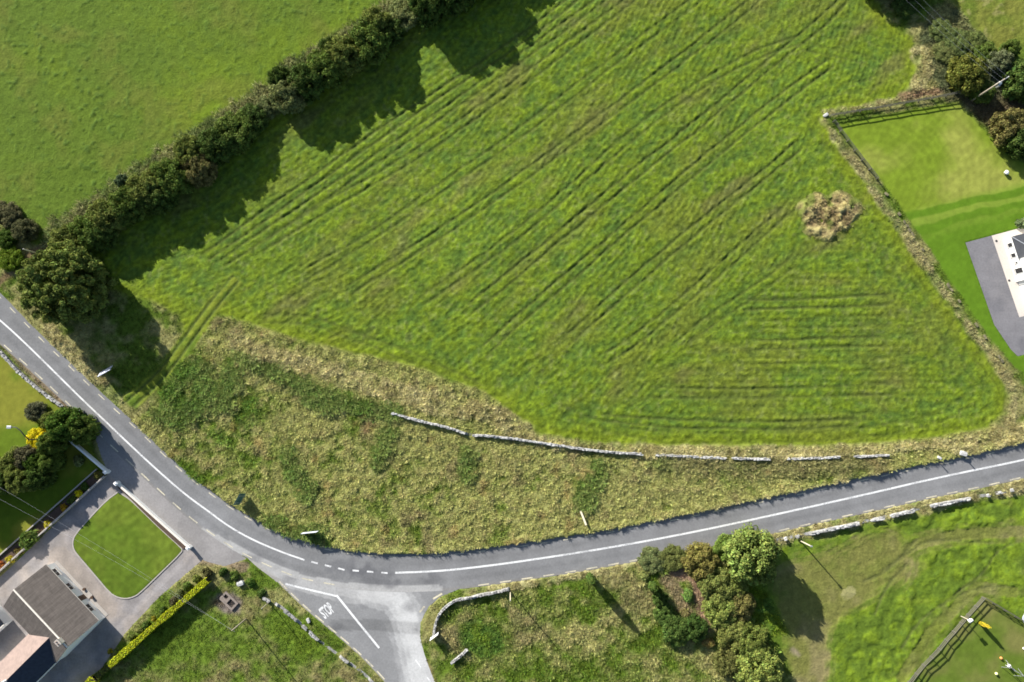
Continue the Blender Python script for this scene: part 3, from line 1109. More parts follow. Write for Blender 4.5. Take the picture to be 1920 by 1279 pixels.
strip_obj('centre_line', resample(smooth(GP(CENTRE), 3), .8), .30, .030, M['line'], road)
strip_obj('centre_line', resample(smooth(GP(CENTRE_E), 3), .8), .34, .030, M['line'], road)
for (px, py) in ((590, 1055), (615, 1061), (640, 1067), (667, 1070), (694, 1072), (721, 1074)):
    a, b = G(px - 6, py - (1.6 if px < 650 else .5)), G(px + 6, py + (1.6 if px < 650 else .5))
    strip_obj('centre_dash', [a, a.lerp(b, .5), b], .30, .030, M['line'], road)
dashes('edge_dash', offset(smooth(GP(MAIN_TOP), 2), -.62), 4.02, 1.9, .17, .030, M['yline'], road, .6)
dashes('edge_dash', offset(smooth(GP(MAIN_BOT[:15]), 2), .38), 4.02, 2.0, .20, .030, M['yline'], road, 1.4)
dashes('edge_dash', offset(smooth(GP(MAIN_BOT[17:]), 2), .30), 4.02, 2.1, .22, .030, M['yline'], road, .2)
strip_obj('stop_line', [G(535, 1095), G(583, 1106.5), G(632, 1118)], .34, .022, M['line'], side_road)
strip_obj('stop_line', [G(631, 1116), G(671, 1166), G(711, 1215)], .36, .0225, M['line'], side_road)
dashes('edge_dash', offset(smooth(GP(SIDE_L[2:]), 2), .30), 3.0, 2.3, .22, .022, M['yline'], side_road, .3)
for (a, b) in (((779, 1237), (789, 1251)), ((801, 1270), (812, 1286)), ((826, 1308), (837, 1324))):
    strip_obj('centre_dash', [G(*a), G((a[0] + b[0]) / 2, (a[1] + b[1]) / 2), G(*b)], .2, .022, M['line'], side_road)
for (a, b) in (((845, 1103), (866, 1099)), ((812, 1123), (829, 1113)), ((787, 1148), (796, 1137))):
    strip_obj('edge_dash', [G(*a), G((a[0] + b[0]) / 2, (a[1] + b[1]) / 2), G(*b)], .32, .0226, M['yline'], side_road)
# STOP, painted tall for drivers coming up the side road
fc = bpy.data.curves.new('stop_lettering', 'FONT')
fc.body = 'STOP'
fc.align_x = 'CENTER'
fc.align_y = 'CENTER'
fc.offset = 0.03
tmp = bpy.data.objects.new('stop_lettering', fc)
COL.objects.link(tmp)
dg = bpy.context.evaluated_depsgraph_get()
fme = bpy.data.meshes.new_from_object(tmp.evaluated_get(dg))
COL.objects.unlink(tmp)
bpy.data.objects.remove(tmp)
co = np.zeros(len(fme.vertices) * 3, np.float32)
fme.vertices.foreach_get('co', co)
co = co.reshape(-1, 3)
co[:, 0] -= (co[:, 0].max() + co[:, 0].min()) / 2
co[:, 1] -= (co[:, 1].max() + co[:, 1].min()) / 2
cA = G(612.5, 1144.5)
sx = (G(622, 1137) - G(603, 1152)).length / np.ptp(co[:, 0]) * 1.0
ux = (G(623, 1136) - G(602, 1153)).normalized()
uy = (G(606, 1136) - G(619, 1153)).normalized()
hy = (G(606, 1135) - G(619, 1154)).length / np.ptp(co[:, 1])
for i in range(len(co)):
    p = cA + ux * (co[i, 0] * sx) + uy * (co[i, 1] * hy)
    co[i] = (p.x, p.y, 0.0224)
fme.vertices.foreach_set('co', co.ravel())
fme.materials.clear()
fme.materials.append(M['line'])
fme.update()
if fme.polygons[0].normal.z < 0:
    fme.flip_normals()
fme.name = 'stop_lettering'
mesh_obj('stop_lettering', fme, side_road)

# kerb round the front lawn
kp = smooth(GP(FRONT_LAWN + [FRONT_LAWN[0]]), 1)
kp = resample(kp, .5)
mb = MB()
a, b = offset(kp, .07), offset(kp, -.13)
top = lambda L, z: [Vector((p.x, p.y, z)) for p in L]
mb.strip(top(a, .10), top(b, .10))
mb.strip(top(b, .10), top(b, -.02))
mb.strip(top(a, -.02), top(a, .10))
tag(mb.build('kerb', M['kerb']), kind='structure')

# ------------------------------------------------------------------ foliage
def crown_mesh(name, seed, n_leaf, leaf, lumps=14, lump_r=(.26, .44), spread=.66, low=.12, top=.95, flat=.80):
    """unit crown (radius 1, height 1): leaf clumps over many overlapping lobes"""
    r = np.random.default_rng(seed)
    C, R = [], []
    for i in range(lumps):
        a = r.uniform(0, 2 * math.pi)
        q = math.sqrt(r.uniform(0, 1)) * spread
        zmax = (top - lump_r[1] * flat) * (1 - .42 * (q / spread) ** 3)
        z = r.uniform(low, max(zmax, low + .05)) if i % 5 == 0 else (zmax * r.uniform(.82, 1.0) if i % 5 < 4 else r.uniform(.08, .3))
        C.append((q * math.cos(a), q * math.sin(a), z))
        R.append(r.uniform(*lump_r) * (1.05 - .35 * z))
    C = np.array(C)
    R = np.array(R)
    k = r.choice(lumps, n_leaf, p=R ** 2 / (R ** 2).sum())
    d = r.normal(size=(n_leaf, 3))
    d /= np.linalg.norm(d, axis=1)[:, None]
    d[:, 2] = np.where(d[:, 2] < -.35, -d[:, 2], d[:, 2])
    rad = R[k] * (1.14 - r.random(n_leaf) ** 1.4 * .62)
    P = C[k] + d * rad[:, None] * np.array([1, 1, flat])
    P[:, 2] = np.clip(P[:, 2], .015, 1.05)
    nh = n_leaf // 14
    ah, qh = r.uniform(0, 6.283, nh), np.sqrt(r.random(nh)) * spread * .92
    zh = r.uniform(.03, .62, nh) * (1 - .3 * (qh / spread) ** 3)
    P[:nh] = np.stack([qh * np.cos(ah), qh * np.sin(ah), zh], 1)
    nrm = d + r.normal(size=(n_leaf, 3)) * .45
    nrm /= np.linalg.norm(nrm, axis=1)[:, None]
    t = np.cross(nrm, r.normal(size=(n_leaf, 3)))
    t /= np.linalg.norm(t, axis=1)[:, None] + 1e-9
    b = np.cross(nrm, t)
    s = leaf * r.uniform(.55, 1.3, n_leaf)[:, None]
    s[:nh] *= 3.0
    e = s * r.uniform(.45, .9, n_leaf)[:, None]
    V = np.stack([P - t * s, P + b * e * .9 + nrm * s * .15, P + t * s, P - b * e], 1).reshape(-1, 3)
    F = np.arange(4 * n_leaf).reshape(-1, 4)
    return np_mesh(name, V, F, M['leaf'], smooth_=False)


def trunk_mesh(seed):
    r = random.Random(seed)
    mb = MB()
    mb.tube([(0, 0, -.05), (.01, .02, .2), (.03, -.01, .45), (.0, .02, .7)], [.10, .075, .055, .02], 7)
    for i in range(5):
        a = i * 1.26 + r.uniform(-.3, .3)
        z0 = r.uniform(.2, .45)
        q = r.uniform(.35, .6)
        mb.tube([(.01, 0, z0), (q * .5 * math.cos(a), q * .5 * math.sin(a), z0 + .15), (q * math.cos(a), q * math.sin(a), z0 + .33)], [.035, .025, .01], 5)
    me = mb.mesh('trunk')
    me.materials.append(M['bark'])
    me.polygons.foreach_set('use_smooth', [True] * len(me.polygons))
    return me


TRUNKS = [trunk_mesh(i) for i in range(3)]
BUSH = [crown_mesh('crown', 40 + i, 11000, .040, 75, (.15, .27), .84, .1, 1.0, .55) for i in range(7)]
BIGCROWN = [crown_mesh('crown', 60 + i, 32000, .025, 190, (.08, .13), .88, .08, 1.0, .7) for i in range(1)]
SHRUB = [crown_mesh('crown', 80 + i, 900, .13, 9, (.32, .5), .5, .15) for i in range(4)]
COLUMN = [crown_mesh('crown', 90 + i, 2400, .11, 22, (.34, .5), .45, .03, 1.15) for i in range(2)]


def tree(name, label, cat, px, py, rpx, h, tint, kind='bush', group=None, zc=None, squash=1.0):
    """px, py: where the middle of the crown shows; rpx: its radius there; h: metres"""
    zc = h * .5 if zc is None else zc
    c = G(px, py, zc)
    r = (G(px + rpx, py, zc) - c).length
    z0 = gh(c.x, c.y) - .03
    t = thing(name, label, cat, (c.x, c.y, z0), random.uniform(0, 6.28), group)
    lib = {'bush': BUSH, 'big': BIGCROWN, 'shrub': SHRUB, 'column': COLUMN}[kind]
    cr = bpy.data.objects.new('crown', random.choice(lib))
    cr.scale = (r, r * squash, h)
    v = random.uniform(.9, 1.1)
    cr.color = (tint[0] * v, tint[1] * v, tint[2] * v * .72, 1)
    link(cr, t)
    if kind != 'shrub' or rpx > 11:
        tk = bpy.data.objects.new('trunk', random.choice(TRUNKS))
        tk.scale = (r * .55, r * .55, h * .8)
        link(tk, t)
    return t


T_DARK = (.070, .112, .034)
T_MID = (.110, .160, .044)
T_OLIVE = (.150, .182, .058)
T_GREY = (.17, .195, .095)
T_BROWN = (.175, .165, .08)
T_GREEN = (.075, .130, .030)
T_LIME = (.11, .17, .02)
T_GOLD = (.62, .55, .03)
T_SAGE = (.14, .165, .085)

# hedgerow across the north-west: x, y, radius, height, tint, look
HEDGE = [
    (126, 452, 27, 4.2, T_OLIVE, 'olive rounded bush ending the hedgerow beside the big round tree'),
    (163, 432, 28, 4.6, T_MID, 'green bush second from the round tree in the long hedgerow'),
    (200, 405, 29, 5.0, T_OLIVE, 'olive bush third from the round tree in the long hedgerow'),
    (184, 440, 24, 4.4, T_DARK, 'dark bush on the field side of the hedgerow near the round tree'),
    (238, 382, 29, 5.2, T_MID, 'green bush in the hedgerow just below the blue grey sapling'),
    (276, 356, 30, 5.4, T_OLIVE, 'olive bush in the hedgerow next up from the blue grey sapling'),
    (318, 330, 30, 5.6, T_MID, 'tall green bush in the hedgerow between sapling and brown bush'),
    (296, 372, 24, 4.8, T_DARK, 'dark bush on the shaded field side below the sapling'),
    (372, 318, 24, 5.0, T_BROWN, 'brownish bush standing out among green ones in the hedgerow'),
    (356, 288, 26, 5.2, T_OLIVE, 'olive bush on the pasture side behind the brownish bush'),
    (404, 272, 28, 5.2, T_DARK, 'dark bush in the hedgerow just above the brownish bush'),
    (440, 246, 31, 4.4, T_MID, 'broad green bush filling the bend of the hedgerow'),
    (472, 222, 24, 2.9, T_DARK, 'dark bush in the hedgerow just below the pale gap'),
    (498, 202, 18, 2.2, T_SAGE, 'small pale sage bush in the low gap of the hedgerow'),
    (540, 178, 29, 5.2, T_GREY, 'grey green crown just above the low gap of the hedgerow'),
    (524, 146, 18, 5.0, T_DARK, 'small dark pointed bush on the pasture edge above the gap'),
    (574, 152, 28, 5.8, T_DARK, 'dark bush beside the grey green crown in the hedgerow'),
    (610, 126, 28, 5.6, T_MID, 'green bush in the upper half of the hedgerow, lower of two'),
    (644, 102, 28, 6.0, T_OLIVE, 'olive bush in the upper half of the hedgerow'),
    (622, 92, 20, 4.6, T_DARK, 'dark small bush on the pasture side of the upper hedgerow'),
    (690, 76, 33, 6.2, T_MID, 'tall broad bush of the upper hedgerow with a long shadow'),
    (704, 44, 24, 5.2, T_OLIVE, 'olive bush on the pasture side of the tall broad bush'),
    (732, 58, 23, 3.0, T_DARK, 'dark bush between tall broad bush and pale grey bush'),
    (758, 26, 26, 2.8, T_GREY, 'pale grey bush near the top of the hedgerow'),
    (802, 2, 30, 7.4, T_DARK, 'dark tree at the top of the hedgerow in the frame edge'),
    (850, -24, 36, 7.4, T_DARK, 'tallest dark tree of the hedgerow, shadow across the field top'),
    (902, -54, 34, 6.4, T_MID, 'green tree above the frame edge beyond the tallest one'),
    (955, -92, 34, 5.0, T_MID, 'last green tree of the hedgerow beyond the frame edge'),
]
for (x, y, r, h, t, lab) in HEDGE:
    tree('hedgerow_tree' if h > 7 else 'hedgerow_bush', lab, 'tree' if h > 7 else 'bush', x, y, r * 1.36, h * 1.06, t, 'bush', 'bushes of the long field hedgerow')
tree('sapling', 'blue grey sapling standing proud on the pasture side of the hedgerow', 'tree', 231, 340, 15, 4.4, (.11, .155, .11), 'bush')
tree('round_tree', 'big round dark green tree beside the road at the field corner', 'tree', 114, 528, 84, 10.5, (.140, .178, .056), 'big')
tree('bush', 'greyish bramble bush at the west edge beside the pasture', 'bush', 12, 402, 28, 2.4, (.15, .145, .09), 'bush')
tree('bush', 'dark grey bush with the pale pole at its foot', 'bush', 45, 432, 24, 3.0, (.11, .115, .07), 'bush')
tree('bush', 'bright lime bush on the bank by the brown path', 'bush', 18, 484, 26, 1.6, T_LIME, 'bush')
tree('bush', 'small green bush between grey bramble and lime bush', 'bush', 10, 448, 20, 2.0, T_GREEN, 'bush')

# garden west of the road
for (x, y, r, h, t, k, lab, nm) in (
        (66, 772, 21, 2.6, (.12, .125, .095), 'bush', 'grey leaved shrub on the yellowish roadside lawn', 'shrub'),
        (92, 788, 20, 3.0, T_OLIVE, 'bush', 'olive shrub between grey shrub and tall green tree', 'shrub'),
        (122, 796, 36, 5.6, T_GREEN, 'bush', 'tall green tree leaning over the white garden wall', 'tree'),
        (150, 806, 30, 5.0, T_MID, 'bush', 'dark tree at the roadside end of the garden wall', 'tree'),
        (70, 822, 23, 2.4, T_GOLD, 'bush', 'bright yellow shrub at the foot of the street lamp', 'shrub'),
        (96, 832, 26, 4.6, T_MID, 'bush', 'dark tree between yellow shrub and tall green tree', 'tree'),
        (48, 858, 26, 3.4, (.13, .125, .09), 'bush', 'greyish tan bush below the yellow shrub', 'bush'),
        (66, 868, 20, 3.6, T_GREEN, 'bush', 'fresh green bush beside the greyish tan bush', 'bush'),
        (94, 866, 22, 4.0, T_MID, 'bush', 'mid green bush in the middle of the dark garden trees', 'bush'),
        (20, 868, 30, 3.4, T_OLIVE, 'bush', 'broad olive bush at the west edge of the garden', 'bush'),
        (34, 900, 30, 4.2, T_OLIVE, 'bush', 'olive bush below the broad one at the west edge', 'bush'),
        (2, 905, 28, 4.0, T_DARK, 'bush', 'dark bush cut by the west edge of the picture', 'bush'),
        (70, 896, 26, 4.4, T_DARK, 'bush', 'dark bush at the lower end of the garden trees', 'bush'),
        (-40, 880, 34, 4.6, T_MID, 'bush', 'green tree beyond the west edge, upper of two', 'tree'),
        (-62, 935, 34, 4.6, T_DARK, 'bush', 'dark tree beyond the west edge, lower of two', 'tree'),
        (146, 866, 15, 1.9, T_SAGE, 'shrub', 'pale green small shrub in the shaded garden by the wall', 'shrub')):
    tree(nm, lab, nm, x, y, r * .97, h * (1.3 if h > 3.3 else 1.0), t, k, 'trees and shrubs of the western garden')
for (x, y, r, h, t, lab) in (
        (183, 890, 9, 1.1, (.16, .15, .05), 'olive ball shrub at the road end of the planted strip'),
        (158, 915, 9, .9, T_GREEN, 'green ball shrub next to the brightest yellow one'),
        (148, 925, 8, 1.0, T_GOLD, 'brightest yellow ball shrub of the planted strip'),
        (134, 938, 9, .9, T_MID, 'dull green ball shrub between yellow and orange ones'),
        (120, 953, 8, 1.0, (.42, .26, .03), 'orange ball shrub in the planted strip'),
        (90, 983, 8, 1.0, (.48, .42, .05), 'pale yellow ball shrub where the wires cross the strip'),
        (72, 1000, 8, .8, (.15, .10, .08), 'reddish low shrub in the planted strip'),
        (50, 1010, 19, 1.7, T_MID, 'wide green shrub spilling over the planted strip'),
        (18, 1048, 8, 1.0, (.42, .36, .04), 'yellow ball shrub below the wide green shrub'),
        (2, 1060, 8, .8, (.40, .16, .06), 'orange red shrub at the west end of the planted strip'),
        (34, 1034, 8, .7, (.16, .13, .05), 'tan low shrub below the wide green shrub')):
    tree('shrub', lab, 'shrub', x, y, r * 1.3, h * 1.15, t, 'shrub', 'shrubs of the planted strip')
for (x, y, r, h, t, lab) in (
        (388, 1072, 13, 1.0, (.10, .095, .05), 'brownish shrub by the gate end of the golden hedge'),
        (368, 1086, 11, 1.0, T_OLIVE, 'olive shrub second from the gate end of the border'),
        (350, 1098, 12, 1.0, T_MID, 'green shrub third from the gate end of the border'),
        (336, 1114, 11, .9, T_SAGE, 'sage shrub midway along the border'),
        (322, 1128, 10, .9, (.12, .11, .08), 'greyish shrub midway along the border'),
        (306, 1144, 10, .9, T_DARK, 'dark shrub just above the small yellow shrub'),
        (288, 1160, 7, .8, (.34, .30, .06), 'small yellow shrub in the border along the golden hedge'),
        (274, 1172, 10, .9, T_DARK, 'dark shrub between small yellow and pale round shrubs'),
        (261, 1183, 9, 1.0, (.22, .24, .10), 'pale round shrub in the border along the golden hedge'),
        (246, 1196, 10, .9, T_OLIVE, 'olive shrub at the house end of the border'),
        (206, 1222, 7, .9, (.30, .27, .05), 'single yellow shrub in the shade of the gable'),
        (418, 1072, 12, 1.3, T_DARK, 'dark bush just past the gate end of the golden hedge'),
        (440, 1078, 12, 1.1, T_MID, 'green bramble bush by the white boulder'),
        (470, 1092, 12, .9, T_GREEN, 'green bramble on the verge above the rubble wall'),
        (490, 1112, 12, .9, T_DARK, 'dark bramble at the top end of the rubble wall')):
    tree('shrub', lab, 'shrub', x, y, r, h, t, 'shrub', 'shrubs of the border along the golden hedge')

# north-east thicket
for (x, y, r, h, t, k, lab, nm) in (
        (1648, -44, 34, 4.6, T_DARK, 'bush', 'dark tree above the field top, nearest the mown corner', 'tree'),
        (1690, -52, 36, 5.2, T_DARK, 'bush', 'dark tree in the middle of the shade at the field top', 'tree'),
        (1735, -50, 34, 5.0, T_DARK, 'bush', 'dark tree above the field top, by the far pasture', 'tree'),
        (1700, 6, 26, 1.6, T_DARK, 'bush', 'low dark bush under the wires in the deep shade', 'bush'),
        (1762, 58, 22, .9, (.13, .165, .07), 'bush', 'grey green bramble at the upper end of the thicket', 'bramble'),
        (1790, 80, 28, 1.0, (.125, .16, .068), 'bush', 'broad grey green bramble in the middle of the thicket', 'bramble'),
        (1768, 98, 22, .8, (.15, .17, .075), 'bush', 'olive grey bramble next to the dry grass', 'bramble'),
        (1826, 80, 24, 1.2, (.12, .15, .06), 'bush', 'dull bramble on the far pasture side of the thicket', 'bramble'),
        (1848, 100, 22, 2.2, T_MID, 'bush', 'green bush above the crossarm of the power pole', 'bush'),
        (1815, 138, 36, 4.4, (.15, .165, .045), 'bush', 'large olive gold bush beside the power pole', 'bush'),
        (1874, 118, 24, 3.4, (.13, .15, .10), 'bush', 'pale grey green bush right behind the transformer', 'bush'),
        (1896, 92, 18, 3.4, T_MID, 'bush', 'small green bush on the far side of the transformer', 'bush'),
        (1842, 172, 22, 3.0, T_MID, 'bush', 'green bush crossed by the leaning power pole', 'bush'),
        (1925, 150, 38, 5.2, T_DARK, 'bush', 'dark tree at the picture edge shading the garden corner', 'tree'),
        (1893, 236, 34, 4.4, (.17, .155, .07), 'bush', 'brownish bush on the garden edge below the pole', 'bush'),
        (1920, 262, 36, 4.6, T_DARK, 'bush', 'dark green bush below the brownish garden edge bush', 'bush'),
        (1918, 418, 14, 1.3, (.16, .21, .13), 'shrub', 'pale green shrub at the corner of the cream paving', 'shrub')):
    tree(nm, lab, nm, x, y, r * 1.1, h * 1.05, t, k, 'trees and bushes of the north east corner')

# plot by the junction
for (x, y, r, h, t, k, lab, nm) in (
        (1222, 1050, 26, 1.7, T_SAGE, 'bush', 'sage green bush on the verge of the weedy plot', 'bush'),
        (1262, 1046, 24, 1.8, (.11, .125, .05), 'bush', 'dull green bush between sage bush and brown tree', 'bush'),
        (1313, 1052, 33, 4.0, (.16, .145, .055), 'bush', 'brownish olive tree on the road verge of the plot', 'tree'),
        (1362, 1028, 24, 3.0, T_MID, 'bush', 'green bush between brownish tree and shaggy pale tree', 'bush'),
        (1413, 1044, 50, 8.2, (.125, .165, .055), 'bush', 'shaggy pale green tree casting the long shadow on grass', 'tree'),
        (1345, 1098, 34, 3.8, (.12, .14, .05), 'bush', 'olive bush above the bare earth track', 'bush'),
        (1378, 1096, 24, 3.4, T_OLIVE, 'bush', 'olive bush beside the bright green grass strip', 'bush'),
        (1352, 1142, 34, 3.8, T_OLIVE, 'bush', 'broad olive bush in the middle of the thicket', 'bush'),
        (1388, 1136, 28, 3.6, (.15, .14, .06), 'bush', 'brownish bush with a dark shadow over the green strip', 'bush'),
        (1376, 1190, 32, 3.4, (.14, .155, .055), 'bush', 'tan olive bush in the lower thicket', 'bush'),
        (1412, 1204, 34, 3.8, (.12, .15, .045), 'bush', 'green olive bush of the lower thicket', 'bush'),
        (1362, 1198, 11, 1.4, (.24, .27, .05), 'shrub', 'small lime yellow shrub at the end of the bare track', 'shrub'),
        (1424, 1254, 42, 4.8, T_OLIVE, 'bush', 'big olive tree at the bottom edge of the thicket', 'tree'),
        (1366, 1240, 28, 2.6, (.12, .125, .05), 'bush', 'dull green bush at the bottom edge of the plot', 'bush'),
        (1268, 1182, 28, 3.0, T_DARK, 'bush', 'dark green bush at the lower end of the bare track', 'bush'),
        (1304, 1178, 25, 3.2, (.045, .08, .024), 'bush', 'dark glossy bush against the bare earth', 'bush'),
        (1246, 1150, 20, 2.4, T_DARK, 'bush', 'dark bush above the larger dark ones', 'bush'),
        (1238, 1122, 15, 2.6, T_DARK, 'bush', 'small dark bush below the slim dark conifer', 'bush'),
        (1290, 1118, 15, 1.3, (.10, .16, .05), 'shrub', 'fresh green shrub in the middle of the bare reddish earth', 'shrub'),
        (1284, 1150, 14, 1.2, (.17, .15, .08), 'shrub', 'tan shrub between bare earth and dark glossy bush', 'shrub'),
        (1334, 1112, 13, 1.4, (.12, .18, .05), 'shrub', 'light green shrub on the thicket side of the bare track', 'shrub'),
        (1398, 1168, 18, 1.6, (.13, .18, .05), 'shrub', 'light green shrub in a gap of the lower thicket', 'shrub'),
        (1448, 1222, 18, 1.8, (.12, .17, .04), 'shrub', 'bright shrub on the paddock side of the lower thicket', 'shrub'),
        (1210, 1078, 13, 1.0, (.15, .17, .07), 'shrub', 'pale low shrub beside the short slim conifer', 'shrub'),
        (1330, 1205, 14, 1.5, (.22, .17, .07), 'shrub', 'orange tan shrub beside the dark glossy bush', 'shrub')):
    tree(nm, lab, nm, x, y, r * 1.12, h * (1.1 if h > 7 else .75), tuple(v * 1.3 for v in t), k, 'trees and bushes of the weedy plot')
tree('conifer', 'slim dark conifer casting a long narrow shadow across the plot', 'conifer', 1108, 1086, 10, 6.2, T_DARK, 'column')
tree('conifer', 'short slim dark conifer beside the bare earth of the plot', 'conifer', 1224, 1100, 11, 4.2, T_DARK, 'column')
tree('yellow_sapling', 'slim yellow leaved sapling on the play lawn', 'tree', 1846, 1172, 5.5, 2.6, (.50, .42, .05), 'column')

# clipped golden hedge: leaves over a long low box
def clipped_hedge(name, label, pts, w, h, tint, seed):
    r = np.random.default_rng(seed)
    P = resample(smooth(GP(pts), 1), .25)
    n = len(P) * 95
    k = r.integers(0, len(P) - 1, n)
    A = np.array([[p.x, p.y] for p in P])
    base = A[k] + (A[k + 1] - A[k]) * r.random(n)[:, None]
    t = (A[k + 1] - A[k])
    t /= np.linalg.norm(t, axis=1)[:, None]
    nn = np.stack([-t[:, 1], t[:, 0]], 1)
    wob = fbm(base[:, 0], base[:, 1], 1.3, 3, seed)
    ww = w * (.5 + .16 * wob)
    hh = h * (1 + .08 * wob)
    s = r.random(n)
    side = np.where(s < .35, -1, np.where(s < .7, 1, 0))
    off = np.where(side == 0, r.uniform(-1, 1, n), side * r.uniform(.85, 1.05, n)) * ww
    z = np.where(side == 0, hh * r.uniform(.93, 1.02, n), hh * r.uniform(.0, 1, n))
    Pp = np.stack([base[:, 0] + nn[:, 0] * off, base[:, 1] + nn[:, 1] * off, z], 1)
    nv = np.stack([nn[:, 0] * side, nn[:, 1] * side, np.where(side == 0, 1.0, .2)], 1) + r.normal(size=(n, 3)) * .5
    nv /= np.linalg.norm(nv, axis=1)[:, None]
    tt = np.cross(nv, r.normal(size=(n, 3)))
    tt /= np.linalg.norm(tt, axis=1)[:, None]
    bb = np.cross(nv, tt)
    sz = .13 * r.uniform(.6, 1.3, n)[:, None]
    V = np.stack([Pp - tt * sz, Pp + bb * sz * .6, Pp + tt * sz, Pp - bb * sz * .6], 1).reshape(-1, 3)
    me = np_mesh(name, V, np.arange(4 * n).reshape(-1, 4), M['leaf'], smooth_=False)
    t0 = thing(name, label, 'hedge', (0, 0, 0))
    o = mesh_obj('foliage', me, t0)
    o.color = (*tint, 1)
    mb = MB()
    Lf, Rt = offset(P, w * .36), offset(P, -w * .36)
    for aa, bb_ in ((top(Lf, h * .9), top(Rt, h * .9)), (top(Lf, 0), top(Lf, h * .9)), (top(Rt, h * .9), top(Rt, 0))):
        mb.strip(aa, bb_)
    c = mb.build('twiggy_core', M['bark'], t0)
    return t0


clipped_hedge('golden_hedge', 'long clipped golden hedge between the drive and the corner paddock', [(395, 1084), (340, 1132), (300, 1166), (262, 1200), (214, 1242)], 1.05, 1.75, (.36, .40, .02), 5)
clipped_hedge('golden_hedge', 'short clipped golden hedge at the bottom edge by the gable shade', [(186, 1266), (170, 1284), (140, 1320)], 1.3, 1.75, (.38, .42, .02), 6)
clipped_hedge('green_hedge', 'low dull green hedge joining the two golden hedges', [(212, 1243), (187, 1265)], .9, 1.1, (.12, .14, .03), 8)

# ------------------------------------------------------------------ long grass: uncountable tufts
def tufts(name, pts, size, tints, seed, blades=10, spread=.30, lean=1.0):
    """pts (n,2): where tufts stand; size (n,) metres; tints (n,3)"""
    r = np.random.default_rng(seed)
    n = len(pts)
    if n == 0:
        return
    ii = np.clip(np.rint((pts[:, 0] - X0) / STEP).astype(int), 0, NX - 1)
    jj = np.clip(np.rint((pts[:, 1] - Y0) / STEP).astype(int), 0, NY - 1)
    z = height[jj * NX + ii]
    a = r.uniform(0, 6.283, (n, blades))
    q = r.uniform(.0, spread, (n, blades)) * size[:, None]
    L = r.uniform(.55, 1.15, (n, blades)) * size[:, None]
    el = r.uniform(.15, 1.0, (n, blades)) * lean
    bx = pts[:, 0][:, None] + np.cos(a) * q
    by = pts[:, 1][:, None] + np.sin(a) * q
    bz = np.repeat((z - .03)[:, None], blades, 1)
    a2 = a + r.normal(0, .5, a.shape)
    tx, ty, tz = bx + np.cos(a2) * np.cos(el) * L, by + np.sin(a2) * np.cos(el) * L, bz + np.sin(el) * L
    w = .042 * r.uniform(.6, 1.4, (n, blades)) * np.clip(size[:, None] / .5, .6, 1.5)
    sx, sy = -np.sin(a2) * w, np.cos(a2) * w
    V = np.stack([np.stack([bx - sx, by - sy, bz], -1), np.stack([bx + sx, by + sy, bz], -1),
                  np.stack([tx + sx * .45, ty + sy * .45, tz], -1), np.stack([tx - sx * .45, ty - sy * .45, tz], -1)], 2).reshape(-1, 3)
    C = np.repeat(tints, blades * 4, 0) * np.repeat(r.uniform(.8, 1.2, (n * blades, 1)), 4, 0)
    me = np_mesh(name, V, np.arange(len(V)).reshape(-1, 4), M['tuft'], C, False)
    return tag(mesh_obj(name, me), kind='stuff')


def scatter(mask_zone, density, seed, cond=None):
    """random points on the ground cells of a zone"""
    r = np.random.default_rng(seed)
    m = np.isin(zone, [ZN.index(z) for z in mask_zone]) & (hard < -.15) & (rim > 5)
    if cond is not None:
        m &= cond
    ids = np.nonzero(m)[0]
    k = int(len(ids) * STEP * STEP * density)
    pick = r.choice(ids, min(k, len(ids)), replace=False)
    return np.stack([X[pick] + r.uniform(-.12, .12, len(pick)), Y[pick] + r.uniform(-.12, .12, len(pick))], 1), pick


pts, pk = scatter(['rough_meadow'], 7.0, 1)
r_ = np.random.default_rng(5)
tufts('rough_grass', pts, r_.uniform(.25, .55, len(pts)), tone[pk] * r_.uniform(1.3, 1.95, (len(pk), 1)), 2, 17)
pts, pk = scatter(['weedy_plot', 'thicket_floor'], 6.0, 3)
tufts('tall_weeds', pts, r_.uniform(.25, .58, len(pts)), tone[pk] * r_.uniform(1.25, 1.8, (len(pk), 1)), 4, 16)
pts, pk = scatter(['verge', 'corner_paddock'], 4.5, 5, (np.abs(X) < 101) & (Y > -52) & (Y < 80))
tufts('verge_grass', pts, r_.uniform(.22, .45, len(pts)), tone[pk] * r_.uniform(1.0, 1.45, (len(pk), 1)), 6, 12)
fr = ldist(X, Y, [(p.x, p.y) for p in smooth(GP([(104, 440), (190, 384), (300, 306), (420, 228), (500, 184), (560, 128), (650, 74), (745, 18), (800, -25)]), 2)], 4) + small * .5 + mid * .35
pts, pk = scatter(['pasture', 'verge', 'hay_field'], 7.0, 21, (fr < 1.9))
fc_ = lerp(np.tile(col(.24, .245, .10), (len(pk), 1)), col(.15, .19, .06), sstep(-.3, .5, fbm(X[pk], Y[pk], 2.5, 2, 5)))
tufts('hedge_bank_growth', pts, r_.uniform(.45, 1.0, len(pts)), fc_ * r_.uniform(.7, 1.5, (len(pk), 1)), 22, 12, .5, 1.1)
pts, pk = scatter(ZN, 7.0, 7, (straw_w > .45))
tufts('dry_grass', pts, r_.uniform(.22, .5, len(pts)), lerp(tone[pk], PALESTRAW, np.full(len(pk), .4)) * r_.uniform(1.0, 1.4, (len(pk), 1)), 8, 16)

# brambles and nettles low in the western end of the rough meadow
pts, pk = scatter(['rough_meadow'], 5.0, 9, ((X < -42) & (fbm(X, Y, 6.5, 4, 14, .6) < -.62)) | ((bram > .55) & (X < 24)))
tufts('brambles', pts, r_.uniform(.4, .8, len(pts)), lerp(np.tile(DEEP * 1.8, (len(pk), 1)), tone[pk] * 1.5, r_.uniform(.2, .8, len(pk))) * r_.uniform(.75, 1.5, (len(pk), 1)), 10, 20, .5, .7)

